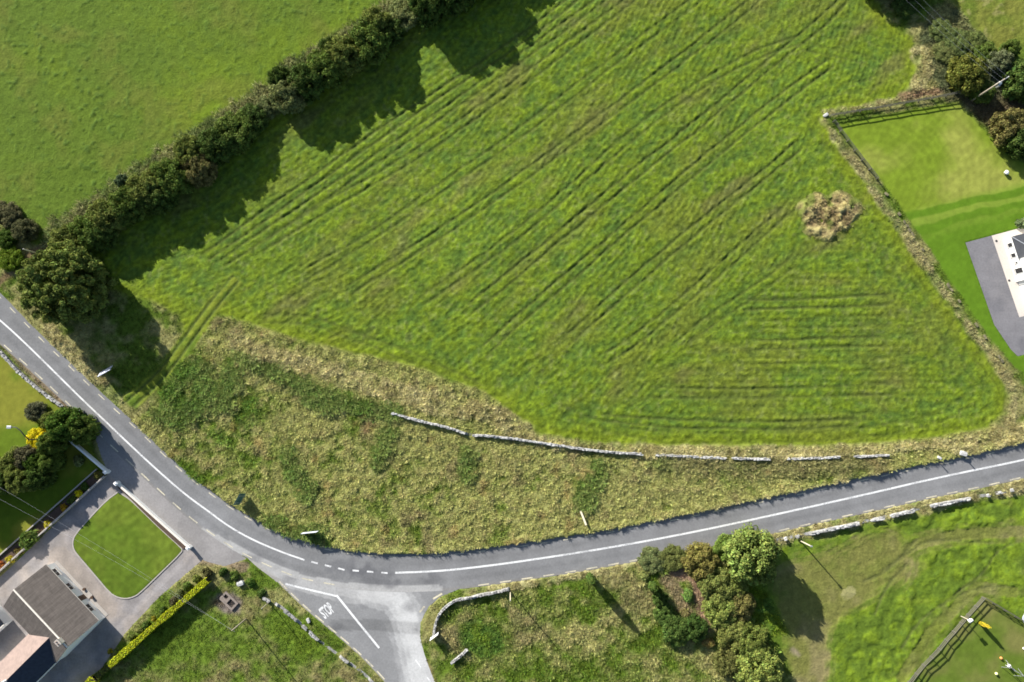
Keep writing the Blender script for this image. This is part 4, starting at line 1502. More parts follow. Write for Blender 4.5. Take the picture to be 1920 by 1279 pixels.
# ------------------------------------------------------------------ stone walls
def boulder_mesh(seed):
    import bmesh
    r = random.Random(seed)
    bm = bmesh.new()
    bmesh.ops.create_cube(bm, size=1.0)
    bmesh.ops.subdivide_edges(bm, edges=bm.edges[:], cuts=1, use_grid_fill=True)
    for v in bm.verts:
        n = v.co.normalized() * .56
        v.co = v.co.lerp(n, .45) * r.uniform(.86, 1.1)
    me = bpy.data.meshes.new('stone')
    bm.to_mesh(me)
    bm.free()
    me.materials.append(M['stone'])
    return me


def pale_of(me):
    m2 = me.copy()
    m2.materials.clear()
    m2.materials.append(M['pale_stone'])
    return m2


STONES = [boulder_mesh(i) for i in range(6)]
PALE = [pale_of(m) for m in STONES]
M['mossy'] = mat_plain('mossy_stone', (0.15, 0.135, 0.075), 0.95, 0.4, 2.5, 0.6, 0.05, coords='World')
MOSSY = [m.copy() for m in STONES]
for m_ in MOSSY:
    m_.materials.clear()
    m_.materials.append(M['mossy'])


def stone_wall(name, label, pts, h, w, step, pale=.4, gaps=(), slab_p=.25, rows=2, core=True):
    P = smooth(GP(pts), 2)
    P = resample(P, step)
    c = P[len(P) // 2]
    t = thing(name, label, 'wall', (0, 0, 0))
    if core:
        mb = MB()
        Q = resample(P, .5)
        n = len(Q)
        hs = [h * random.uniform(.72, .9) for _ in Q]
        A = offset(Q, w * .42)
        B = offset(Q, -w * .42)
        for i in range(n):
            s = i / n
            if any(a <= s <= b for a, b in gaps):
                hs[i] *= .25
        a0 = [Vector((p.x, p.y, -.05)) for p in A]
        a1 = [Vector((p.x + random.uniform(-.05, .05), p.y, hs[i])) for i, p in enumerate(A)]
        b1 = [Vector((p.x, p.y + random.uniform(-.05, .05), hs[i] * random.uniform(.9, 1.05))) for i, p in enumerate(B)]
        b0 = [Vector((p.x, p.y, -.05)) for p in B]
        mb.strip(a0, a1)
        mb.strip(a1, b1)
        mb.strip(b1, b0)
        tag(mb.build('rubble_core', M['stone'], t), kind='stuff')
    n = len(P)
    cnt = 0
    for i, p in enumerate(P):
        s = i / n
        if any(a <= s <= b for a, b in gaps) and random.random() < .85:
            continue
        d = (P[min(i + 1, n - 1)] - P[max(i - 1, 0)]).normalized()
        rz = math.atan2(d.y, d.x)
        for row in range(rows):
            if cnt >= 295:
                break
            cnt += 1
            off = ((row + .5) / rows - .5) * w * .8 + random.uniform(-.06, .06)
            L = step * random.uniform(.7, 1.15)
            W = w / rows * random.uniform(.8, 1.2)
            H = random.uniform(.22, .36)
            if random.random() < slab_p:
                L *= random.uniform(1.3, 1.9)
                H *= .6
            o = bpy.data.objects.new('stone', random.choice(MOSSY if pale < 0 else (PALE if random.random() < pale else STONES)))
            o.location = (p.x - d.y * off, p.y + d.x * off, h * random.uniform(.82, 1.0))
            o.rotation_euler = (random.uniform(-.15, .15), random.uniform(-.15, .15), rz + random.uniform(-.25, .25))
            o.scale = (L, W, H)
            link(o, t)
    return t


stone_wall('dry_stone_wall', 'long grey dry stone wall curving between mown field and rough meadow',
           [(738, 775), (790, 790), (840, 801), (888, 818), (900, 815), (960, 822), (1040, 834), (1130, 847), (1225, 852), (1335, 858), (1440, 861), (1570, 857), (1660, 853)], .85, .50, .62, .55,
           gaps=((.152, .168), (.50, .53), (.67, .69), (.76, .80), (.90, .93)), rows=2)
stone_wall('stone_wall', 'curved grey stone wall round the junction corner of the weedy plot',
           [(962, 1100), (935, 1108), (900, 1114), (880, 1120), (858, 1122), (840, 1132), (825, 1148), (817, 1166), (814, 1186)], .95, .5, .55, .15, gaps=((.0, .05),), slab_p=.1)
stone_wall('stone_wall', 'short grey wall stub by the gateway of the weedy plot', [(848, 1240), (858, 1232), (868, 1224), (875, 1216)], .9, .45, .5, .2, slab_p=.1)
stone_wall('rubble_wall', 'tumbled rubble wall along the side road edge of the corner paddock',
           [(498, 1122), (525, 1135), (545, 1152), (575, 1178), (600, 1202), (630, 1224), (655, 1242), (690, 1268), (730, 1310)], .5, .55, .75, .2, gaps=((.03, .08), (.10, .19), (.24, .37), (.42, .58), (.64, .80), (.88, 1.)), rows=2)
stone_wall('dry_stone_wall', 'pale tumbled stone wall on the south verge of the main road',
           [(1455, 1012), (1500, 1004), (1545, 993), (1590, 984), (1635, 974), (1680, 964), (1730, 950), (1800, 937), (1860, 926), (1940, 908)], .8, .65, .75, .6, gaps=((.0, .12), (.31, .36), (.40, .43), (.50, .58), (.72, .98)), rows=2)
stone_wall('dry_stone_wall', 'low grey stone wall between road and western roadside lawn', [(-20, 640), (8, 664), (30, 690), (60, 718), (90, 742), (116, 760)], .6, .6, .7, .1, rows=2, slab_p=.1)
stone_wall('boundary_wall', 'overgrown stone bank between mown field and garden lawn', [(1640, 336), (1672, 382), (1700, 425), (1740, 485), (1790, 555), (1840, 624), (1890, 695)], .22, .5, .9, -1, gaps=((.0, .22), (.27, .52), (.57, .78), (.82, 1.0)), rows=1, slab_p=0, core=False)
for (x, y, s, lab) in ((452, 1093, (1.3, .9, .7), 'white boulder on the grass by the end of the golden hedge'), (579, 1163, (.9, .6, .5), 'pale loose boulder beside the side road rubble wall'),
                       (1547, 217, (1.1, .6, .4), 'pale flat boulder at the corner of the post and rail fences'), (1802, 850, (1.3, .9, .5), 'greyish boulder in the dry grass beside the main road'),
                       (1758, 858, (.8, .5, .4), 'small pale boulder in the dry grass beside the main road')):
    o = bpy.data.objects.new('boulder', random.choice(PALE))
    p = at(x, y, s[2] * .35)
    o.location, o.scale = p, s
    o.rotation_euler = (0, 0, random.uniform(0, 3))
    tag(link(o), lab, 'boulder')


def masonry(name, label, a, b, h, w, wall_mat, cap_mat, pillars=(True, True), ph=.35, pw=.55):
    A, B = G(*a), G(*b)
    d = (B - A)
    L = d.length
    t = thing(name, label, 'wall', (A.x, A.y, 0), math.atan2(d.y, d.x))
    MB().box((L / 2, 0, h / 2 - .02), (L - .02, w, h + .04)).build('wall', wall_mat, t)
    MB().box((L / 2, 0, h + .045), (L - .03, w + .10, .07)).build('coping', cap_mat, t, bevel=.015)
    for k, on in enumerate(pillars):
        if not on:
            continue
        x = -pw / 2 if k == 0 else L + pw / 2
        MB().box((x, 0, (h + ph) / 2 - .02), (pw, pw, h + ph + .04)).build('pillar', wall_mat, t)
        m = MB()
        z = h + ph
        q = pw / 2 + .05
        m.box((x, 0, z + .045), (2 * q, 2 * q, .07))
        m.add([(x - q + .03, -q + .03, z + .081), (x + q - .03, -q + .03, z + .081), (x + q - .03, q - .03, z + .081), (x - q + .03, q - .03, z + .081), (x, 0, z + .22)],
              [(0, 1, 4), (1, 2, 4), (2, 3, 4), (3, 0, 4)])
        m.build('pillar_cap', M['white'], t)
    return t


masonry('garden_wall', 'white front garden wall with cream coping between lawn and road', (226, 907), (356, 1023), .85, .26, M['render'], M['coping'])
masonry('garden_wall', 'white garden wall in deep tree shade beside the road', (128, 818), (203, 882), 1.0, .26, M['render'], M['render'], (False, True))
masonry('planter_wall', 'low block wall on the drive side of the planted strip', (-30, 1100), (200, 892), .8, .14, M['kerb'], M['kerb'], (False, False))
masonry('planter_wall', 'low block wall on the garden side of the planted strip', (-40, 1078), (184, 879), .45, .12, M['kerb'], M['kerb'], (False, False))
tag(slab('flower_bed', [(221, 914), (226, 910), (352, 1024), (344, 1030), (300, 990), (262, 953), (243, 933)], .11, M['soil']), 'dark soil bed along the inside of the front garden wall', 'flower bed')
tag(slab('flower_bed', [(-30, 1097), (-38, 1080), (185, 882), (198, 891)], .20, M['soil']), 'dark soil of the planted strip between two low block walls', 'flower bed')

# ------------------------------------------------------------------ houses
def frame_of(a, b):
    A, B = G(*a), G(*b)
    d = (B - A)
    return A, d.length, math.atan2(d.y, d.x)


def slab_roof(mb, x0, x1, y0, z0, y1, z1, th=.14):
    """one roof slope from (y0,z0) to (y1,z1), thickness below"""
    vs = [(x0, y0, z0), (x1, y0, z0), (x1, y1, z1), (x0, y1, z1)]
    lo = [(x, y, z - th) for x, y, z in vs]
    n = 1 if (y1 - y0) > 0 else -1
    f = [(0, 1, 2, 3), (7, 6, 5, 4), (0, 4, 5, 1), (1, 5, 6, 2), (2, 6, 7, 3), (3, 7, 4, 0)]
    if n < 0:
        f = [tuple(reversed(q)) for q in f]
    return mb.add(vs + lo, f)


def window(parent, x, z, w, h, y=0.0, out=-1, bars=1, axis='y', glass=None):
    """window on the wall plane y (front looks to -y when out=-1)"""
    fr = MB()
    t = .07
    yy = y + out * .015

    def B(cx, cz, sx, sz, dep=.08, dy=0.0):
        if axis == 'y':
            fr.box((cx, yy + dy, cz), (sx, dep, sz))
        else:
            fr.box((yy + dy, cx, cz), (dep, sx, sz))
    B(x, z + h / 2 - t / 2, w, t)
    B(x, z - h / 2 + t / 2, w, t)
    for s in (-1, 1):
        B(x + s * (w / 2 - t / 2), z, t, h - 2 * t)
    for k in range(bars):
        B(x - w / 2 + w * (k + 1) / (bars + 1), z, .05, h - 2 * t, .06)
    f = fr.build('window', M['white'], parent)
    g = MB()
    if axis == 'y':
        g.box((x, y + out * .012, z), (w - .1, .04, h - .1))
    else:
        g.box((y + out * .012, x, z), (.04, w - .1, h - .1))
    g.build('pane', M['glass'], f)
    s = MB()
    if axis == 'y':
        s.box((x, y + out * .09, z - h / 2 - .04), (w + .2, .2, .07))
    else:
        s.box((y + out * .09, x, z - h / 2 - .04), (.2, w + .2, .07))
    s.build('sill', M['kerb'], f)
    return f


# the bungalow in the south-west corner (local x along its front, y towards the back: mirrored frame)
A0, HL, HR = frame_of((198, 1157), (102, 1055))
hs = thing('bungalow', 'white bungalow with weathered brown grey roof beside the drive', 'house', (A0.x, A0.y, 0), HR)
# in this frame x runs from the gable towards the north-west, the front faces -y when the frame is turned so
fx = Vector((math.cos(HR), math.sin(HR), 0))
fy = Vector((-math.sin(HR), math.cos(HR), 0))
ctr = G(150, 1190) - A0
FS = 1 if ctr.dot(fy) > 0 else -1          # which way the back lies
D, EH, RH = 9.6, 2.65, 5.15


def yb(v):
    return FS * v


wl = MB()
x0, x1 = 0.0, HL
front, back = yb(0), yb(D)
ridge_y = yb(D / 2)
wl.box((HL / 2, yb(.15), EH / 2), (HL, .3, EH))
wl.box((HL / 2, yb(D - .15), EH / 2), (HL, .3, EH))
for xx in (0.15, HL - .15):
    vs = []
    for dx in (-.15, .15):
        vs += [(xx + dx, yb(.3), 0), (xx + dx, yb(D - .3), 0), (xx + dx, yb(D - .3), EH + .1), (xx + dx, ridge_y, RH - .12), (xx + dx, yb(.3), EH + .1)]
    wl.add(vs, [(0, 1, 2, 3, 4), (9, 8, 7, 6, 5), (0, 5, 6, 1), (1, 6, 7, 2), (2, 7, 8, 3), (3, 8, 9, 4), (4, 9, 5, 0)])
wl.build('wall', M['render'], hs)
rf = MB()
sl = (RH - EH) / (D / 2)
slab_roof(rf, -.06, HL + .06, yb(-.30), EH - .30 * sl + .12, ridge_y, RH + .12)
slab_roof(rf, -.06, HL + .06, yb(D + .30), EH - .30 * sl + .12, ridge_y, RH + .12)
roof = rf.build('roof', M['slate_roof'], hs)
MB().bar((-.08, ridge_y, RH + .15), (HL + .08, ridge_y, RH + .15), .26, .12).build('ridge_cap', M['coping'], roof)
ch = MB().box((1.5, ridge_y + .05, RH + .45), (1.0, .62, 1.1)).build('chimney', M['coping'], roof)
MB().box((1.5, ridge_y + .05, RH + 1.05), (1.14, .76, .12)).build('chimney_cap', M['kerb'], ch)
for dx in (-.25, .25):
    MB().tube([(1.5 + dx, ridge_y + .05, RH + 1.1), (1.5 + dx, ridge_y + .05, RH + 1.45)], [.13, .11], 10).build('chimney_pot', M['orange'] if False else M['pink_roof'], ch)
out = -FS
for (t, w, h, z) in ((.86, 1.7, 1.2, 1.55), (.60, 1.6, 1.2, 1.55), (.215, 1.7, 1.2, 1.55)):
    window(hs, HL * t, z, w, h, yb(0), out, 1)
dr = MB().box((HL * .385, yb(0) + out * .02, 1.05), (1.0, .08, 2.1)).build('door', M['frame_brown'], hs)
MB().box((HL * .385 + .35, yb(0) + out * .08, 1.05), (.12, .05, .04)).build('handle', M['metal'], dr)
MB().box((HL * .385, yb(0) + out * .55, .07), (1.6, 1.0, .14)).build('step', M['kerb'], hs)
for dx in (-1.05, 1.05):
    pt = MB().tube([(HL * .385 + dx, yb(0) + out * .75, 0), (HL * .385 + dx, yb(0) + out * .75, .4)], [.2, .26], 10).build('flower_pot', M['frame_brown'])
    pt.location = hs.location
    pt.rotation_euler = hs.rotation_euler
    tag(pt, 'brown flower pot on the %s side of the bungalow door' % ('gable' if dx < 0 else 'far'), 'flower pot')
MB().bar((-.05, yb(-.36), EH - .12), (HL + .05, yb(-.36), EH - .12), .10, .08).build('gutter', M['kerb'], hs)
MB().box((HL / 2, yb(-.36) , .02), (HL, .6, .05)).build('plinth_path', M['kerb'], hs)
# rear wing: the slope away from the sun has its shade painted in navy
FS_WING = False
ec = G(85, 1209, 2.5) - A0
xc = ec.dot(fx)
EW, EL, EE, ER = 6.6, 13.5, 2.5, 4.25
xw = MB()
for s in (-1, 1):
    xw.box((xc + s * (EW / 2 - .15), yb(D + EL / 2 + .02), EE / 2), (.3, EL, EE))
xw.box((xc, yb(D + EL - .12), EE / 2 + .3), (EW - .62, .3, EE + .6))
wing = xw.build('rear_wing', M['render'], hs)
er = MB()
for s in (-1, 1):
    y_a, y_b = yb(D / 2 + 1.5), yb(D + EL + .25)
    xe, xr = xc + s * (EW / 2 + .25), xc
    vs = [(xe, y_a, EE - .05), (xe, y_b, EE - .05), (xr, y_b, ER + .1), (xr, y_a, ER + .1)]
    lo = [(a, b, c - .12) for a, b, c in vs]
    f = [(0, 1, 2, 3), (7, 6, 5, 4), (0, 4, 5, 1), (1, 5, 6, 2), (2, 6, 7, 3), (3, 7, 4, 0)]
    er.add(vs + lo, f)
import bmesh
def fix_normals(o):
    bm = bmesh.new()
    bm.from_mesh(o.data)
    bmesh.ops.recalc_face_normals(bm, faces=bm.faces[:])
    bm.to_mesh(o.data)
    bm.free()
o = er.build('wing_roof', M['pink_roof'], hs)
o.data.materials.append(M['navy_slope_shade'])
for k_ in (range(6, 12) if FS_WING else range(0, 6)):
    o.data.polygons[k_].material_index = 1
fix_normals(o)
fix_normals(roof)
o['label'] = 'pinkish sheeted roof of the rear wing'
vp = MB().tube([(xc, yb(D + 7.2), ER), (xc, yb(D + 7.2), ER + .9)], .22, 10).build('vent_pipe', M['white'], o)

# flat roofed shed at the west edge
A1, sL, sR = frame_of((26, 1163), (-20, 1108))
sh = thing('outbuilding', 'dark roofed outbuilding cut by the west edge behind the bungalow', 'shed', (A1.x, A1.y, 0), sR)
side = 1 if (G(-10, 1190) - A1).dot(Vector((-math.sin(sR), math.cos(sR), 0))) > 0 else -1
MB().box((3.4, side * 3, 1.2), (6.6, 5.8, 2.4)).build('wall', M['render'], sh)
MB().box((3.4, side * 3, 2.5), (7.0, 6.2, .14)).build('roof', M['near_black'], sh)  # one even near-black colour over the whole roof
MB().box((-.04, side * 3, 2.53), (.16, 6.24, .24)).build('fascia', M['coping'], sh)

# the white house at the east edge
A2, wL, wR = frame_of((1881, 452), (1922, 580))
hw = thing('white_house', 'bright white house with slate roof cut by the east edge', 'house', (A2.x, A2.y, 0), wR)
hx = Vector((math.cos(wR), math.sin(wR), 0))
hy_ = Vector((-math.sin(wR), math.cos(wR), 0))
W = 1 if (G(1960, 500) - A2).dot(hy_) > 0 else -1
s1, s2 = wL * .30, wL * .60
ww = MB()
ww.box((s1 / 2, W * 4.5, 1.3), (s1 - .02, 9.0, 2.6))
ww.build('side_wing', M['render'], hw)
hr_ = MB()
hp = [(-.3, -W * .3, 2.62), (s1 - .01, -W * .3, 2.62), (s1 - .01, W * 9.3, 2.62), (-.3, W * 9.3, 2.62), (s1 - .01, W * 2.6, 4.3), (s1 - .01, W * 6.4, 4.3)]
hr_.add(hp, [(0, 1, 4), (0, 4, 5, 3), (3, 5, 2), (0, 3, 2, 1), (1, 2, 5, 4)])
hro = hr_.build('hipped_roof', M['dark_slate'], hw)
fix_normals(hro)
m = MB()
m.bar((-.3, -W * .3, 2.66), (s1, W * 2.6, 4.34), .14, .08)
m.build('hip_ridge', M['metal'], hro)
gw = MB()
gx0, gx1 = s1 + .0, s2
gm = (gx0 + gx1) / 2
vs = []
for yy in (0, W * 9):
    vs += [(gx0, yy, 0), (gx1, yy, 0), (gx1, yy, 5.2), (gm, yy, 6.6), (gx0, yy, 5.2)]
gw.add(vs, [(0, 1, 2, 3, 4), (9, 8, 7, 6, 5), (0, 5, 6, 1), (1, 6, 7, 2), (2, 7, 8, 3), (3, 8, 9, 4), (4, 9, 5, 0)])
g = gw.build('gable_wall', M['render'], hw)
fix_normals(g)
gr = MB()
for (xa, xb) in ((gx0 - .15, gm), (gx1 + .15, gm)):
    vs = [(xa, -W * .1, 5.16), (xa, W * 9.1, 5.16), (xb, W * 9.1, 6.72), (xb, -W * .1, 6.72)]
    gr.add(vs + [(a, b, c - .11) for a, b, c in vs], [(0, 1, 2, 3), (7, 6, 5, 4), (0, 4, 5, 1), (1, 5, 6, 2), (2, 6, 7, 3), (3, 7, 4, 0)])
o = gr.build('gable_roof', M['dark_slate'], hw)
fix_normals(o)
MB().box(((s2 + wL) / 2 + .01, W * 4.6, 2.6), (wL - s2 - .02, 8.6, 5.2)).build('end_block', M['render'], hw)
MB().box(((s2 + wL) / 2 + .01, W * 4.6, 5.25), (wL - s2 + .2, 8.9, .1)).build('flat_roof', M['render'], hw)
for (x, z, w_, h_) in ((s1 * .28, 1.4, .9, 1.2), (s1 * .78, 1.4, .9, 1.2)):
    window(hw, x, z, w_, h_, 0.0, -W, 0)
window(hw, gm + .1, 1.55, 1.1, 1.9, 0.0, -W, 0)
window(hw, s1 + .6, 1.6, .5, .6, 0.0, -W, 0)
MB().tube([(s2, -W * .1, 0), (s2, -W * .1, 5.1)], .06, 8).build('downpipe', M['metal'], hw)
for (x, y, lab) in ((1868, 452, 'dark round drain cover on the cream paving corner'), (1892, 526, 'dark round drain cover on the cream paving by the downpipe')):
    p = G(x, y)
    o = MB().tube([(0, 0, .0), (0, 0, .05)], [.24, .2], 12).build('drain_cover', M['dark_metal'], loc=(p.x, p.y, .03))
    tag(o, lab, 'drain cover')

# ------------------------------------------------------------------ fences
def post_mesh():
    mb = MB().box((0, 0, .6), (.13, .13, 1.3))
    me = mb.mesh('post')
    me.materials.append(M['timber'])
    return me


POST = post_mesh()


def post_rail(name, label, pts, h, spacing, rails, thick=.09):
    P = GP(pts)
    Q = []
    for a, b in zip(P[:-1], P[1:]):
        n = max(1, round((b - a).length / spacing))
        Q += [a.lerp(b, k / n) for k in range(n)]
    Q.append(P[-1])
    t = thing(name, label, 'fence', (0, 0, 0))
    for p in Q:
        o = bpy.data.objects.new('post', POST)
        o.location = (p.x, p.y, gh(p.x, p.y) - .1)
        o.scale = (1, 1, h / 1.2)
        o.rotation_euler = (random.uniform(-.03, .03), random.uniform(-.03, .03), random.uniform(0, .4))
        link(o, t)
    for a, b in zip(Q[:-1], Q[1:]):
        for k in range(rails):
            z = h * (.30 + .62 * k / max(rails - 1, 1))
            d = (b - a).normalized()
            sd_ = Vector((-d.y, d.x, 0)) * .09
            MB().bar(a + sd_ + Vector((0, 0, z + gh(a.x, a.y) + random.uniform(-.03, .03))), b + sd_ + Vector((0, 0, z + gh(b.x, b.y) + random.uniform(-.03, .03))), .05, thick * 1.3).build('rail', M['timber'], t)
    return t


post_rail('post_and_rail_fence', 'weathered post and rail fence along the north of the garden lawn', [(1554, 220), (1640, 206), (1720, 192), (1796, 178)], 1.35, 2.6, 3, .12)
post_rail('post_and_rail_fence', 'dark post and rail fence on the field side of the garden lawn', [(1560, 230), (1600, 284), (1641, 337)], 1.2, 2.1, 3, .12)
post_rail('post_and_rail_fence', 'grey green board fence round two sides of the play lawn', [(1686, 1292), (1770, 1198), (1840, 1119), (1922, 1168), (1990, 1208)], 1.25, 2.2, 3, .11)

# ------------------------------------------------------------------ poles, wires, lamp
def pole(name, label, px, py, h, r, mat, cat='utility pole'):
    p = at(px, py)
    t = thing(name, label, cat, (p.x, p.y, p.z - .1))
    MB().tube([(0, 0, 0), (0, 0, h * .5), (0, 0, h + .1)], [r, r * .88, r * .72], 10).build('shaft', mat, t, True)
    return t, p


pa, PA = pole('power_pole', 'tall power pole with transformer above the shaded garden corner', 1820, 190, 9.0, .17, M['pole'])
c = MB()
c.bar((-.9, -.55, 8.7), (.9, .55, 8.7), .12)
c.build('crossarm', M['metal'], pa)
for k in (-1, 0, 1):
    MB().tube([(k * .8, k * .49, 8.76), (k * .8, k * .49, 9.05)], [.05, .07], 8).build('insulator', M['white'], pa)
tr = MB().tube([(.42, .1, 6.4), (.42, .1, 7.4)], .33, 14).build('transformer', M['metal'], pa, bevel=.03)
MB().tube([(.42, .1, 7.4), (.42, .1, 7.55)], [.33, .12], 14).build('lid', M['metal'], tr)
MB().box((.3, -.3, 6.9), (.4, .3, .7)).build('switch_box', M['metal'], pa)
pb, PB = pole('pole', 'bare pale pole standing beside the south verge stone wall', 1500, 1014, 4.8, .13, M['pale_pole'])
MB().box((0, 0, 4.75), (.35, .2, .35)).build('cap', M['metal'], pb)
pc, PC = pole('pole', 'thin grey pole with a long shadow in the corner paddock', 462, 1160, 6.4, .12, M['pole'])
MB().bar((-.4, .3, 6.2), (.4, -.3, 6.2), .08).build('crossarm', M['timber'], pc)
pd, PD = pole('pole', 'pale pole half hidden behind the big round tree', 79, 478, 5.0, .14, M['pale_pole'])
MB().tube([(0, 0, 4.95), (0, 0, 5.15)], [.13, .07], 8).build('cap', M['metal'], pd)
pe, PE = pole('pole', 'whitish pole at the verge wall of the weedy plot', 957, 1109, 5.6, .11, M['pale_pole'])
MB().tube([(0, 0, 5.55), (0, 0, 5.8)], [.1, .06], 8).build('cap', M['metal'], pe)
pf, PF = pole('pole', 'short stake pole at the top of the rubble wall', 505, 1129, 3.8, .09, M['pole'])
MB().tube([(0, 0, 3.75), (0, 0, 3.95)], [.08, .05], 8).build('cap', M['metal'], pf)


def wire(name, label, a, b, sag, r=.008):
    pts = []
    for k in range(17):
        t = k / 16
        p = a.lerp(b, t)
        p.z -= sag * 4 * t * (1 - t)
        pts.append(p)
    o = MB().tube(pts, r, 5).build(name, M['metal'])
    return tag(o, label, 'wire', 'overhead wires')


for k, off in enumerate((-.8, 0, .8)):
    a = Vector((PA.x + off, PA.y + off * .6, 9.0))
    b = G(1655 + off * 22, -60, 8.2)
    wire('overhead_wire', ('southern', 'middle', 'northern')[k] + ' overhead wire from the transformer pole over the shaded thicket', a, b, .5)
for k, off in enumerate((-.35, .35)):
    a = Vector((PC.x + off, PC.y - off * .7, 6.3))
    b = G(-60, (905, 880)[k], 6.6)
    wire('overhead_wire', ('lower', 'upper')[k] + ' overhead wire crossing front lawn and planted strip', a, b, .9)

lp = at(88, 822)
t = thing('street_lamp', 'dark street lamp with curved arm reaching over the roadside lawn', 'street lamp', (lp.x, lp.y, lp.z - .1))
MB().tube([(0, 0, 0), (0, 0, 1.2), (0, 0, 4.8)], [.13, .10, .085], 10).build('post', M['dark_metal'], t, True)
MB().tube([(0, 0, 4.8), (-.45, .75, 5.3), (-1.0, 1.65, 5.65), (-1.7, 2.25, 5.8), (-2.6, 2.3, 5.8)], [.11, .10, .09, .08, .08], 8).build('arm', M['dark_metal'], t, True)
hd = MB().box((-2.95, 2.28, 5.82), (.85, .50, .18)).build('lamp_head', M['metal'], t, bevel=.05)
MB().box((-2.95, 2.28, 5.70), (.5, .3, .05)).build('lens', M['white'], hd)

# ------------------------------------------------------------------ signs
def board_sign(name, label, a, b, z0, z1, face, back, flip=False, cat='road sign', lean=0.0):
    A, B = G(*a), G(*b)
    d = B - A
    L = d.length
    t = thing(name, label, cat, (A.x, A.y, gh(A.x, A.y) - .05), math.atan2(d.y, d.x))
    t.rotation_euler = (lean, 0, math.atan2(d.y, d.x))
    s = -1 if flip else 1
    p = MB().box((L / 2, s * .03, (z0 + z1) / 2), (L, .03, z1 - z0)).build('panel', face, t)
    MB().box((L / 2, s * .0, (z0 + z1) / 2), (L - .06, .025, z1 - z0 - .06)).build('backing', back, p)
    for x in (L * .2, L * .8):
        MB().tube([(x, -s * .06, 0), (x, -s * .06, z1 - .08)], .045, 8).build('leg', M['metal'], t)
    m = MB()
    for zz in (z0 + .25, z1 - .25):
        m.bar((.1, -s * .03, zz), (L - .1, -s * .03, zz), .04, .05)
    m.build('brace', M['metal'], t)
    return t


board_sign('road_sign', 'dark green backed road sign on the verge at the bend', (453, 946), (465, 925), .4, 2.3, M['sign_back'], M['sign_back'], lean=-.25)
board_sign('road_sign', 'pale edged road sign above its dark square shadow at the bend', (571, 997), (600, 994), .25, 1.6, M['sign_pale'], M['sign_back'])
board_sign('road_sign', 'white road sign at the junction wall end', (808, 1194), (823, 1183), .3, 2.1, M['white'], M['white'], True)
board_sign('road_sign', 'large pale road sign in the shade of the big round tree', (190, 696), (213, 683), .5, 2.6, M['sign_pale'], M['sign_pale'], True, lean=.55)
# leaning white post by the road
a, b = at(1088, 957, .0), at(1098, 983, .0)
b.z += .75
t = thing('leaning_post', 'fallen whitish post leaning in the dry grass beside the road', 'post', tuple(a))
MB().bar((0, 0, .05), tuple(b - a), .34, .26).build('shaft', M['pale_pole'], t, bevel=.03)
MB().bar(tuple((b - a) * .86 + Vector((0, 0, -.05))), tuple((b - a) * .86 - Vector((0, 0, .7))), .1).build('prop', M['timber'], t)
for (x, y, h, lab) in ((1762, 869, 1.1, 'dark marker post on the verge where the road shadows break'), (1808, 858, 1.4, 'thin marker post at the grey boulder on the verge')):
    p = at(x, y)
    t = thing('marker_post', lab, 'post', (p.x, p.y, p.z - .1))
    MB().box((0, 0, h / 2), (.14, .14, h)).build('shaft', M['timber'], t)
    MB().box((0, 0, h + .02), (.17, .17, .06)).build('cap', M['timber'], t)

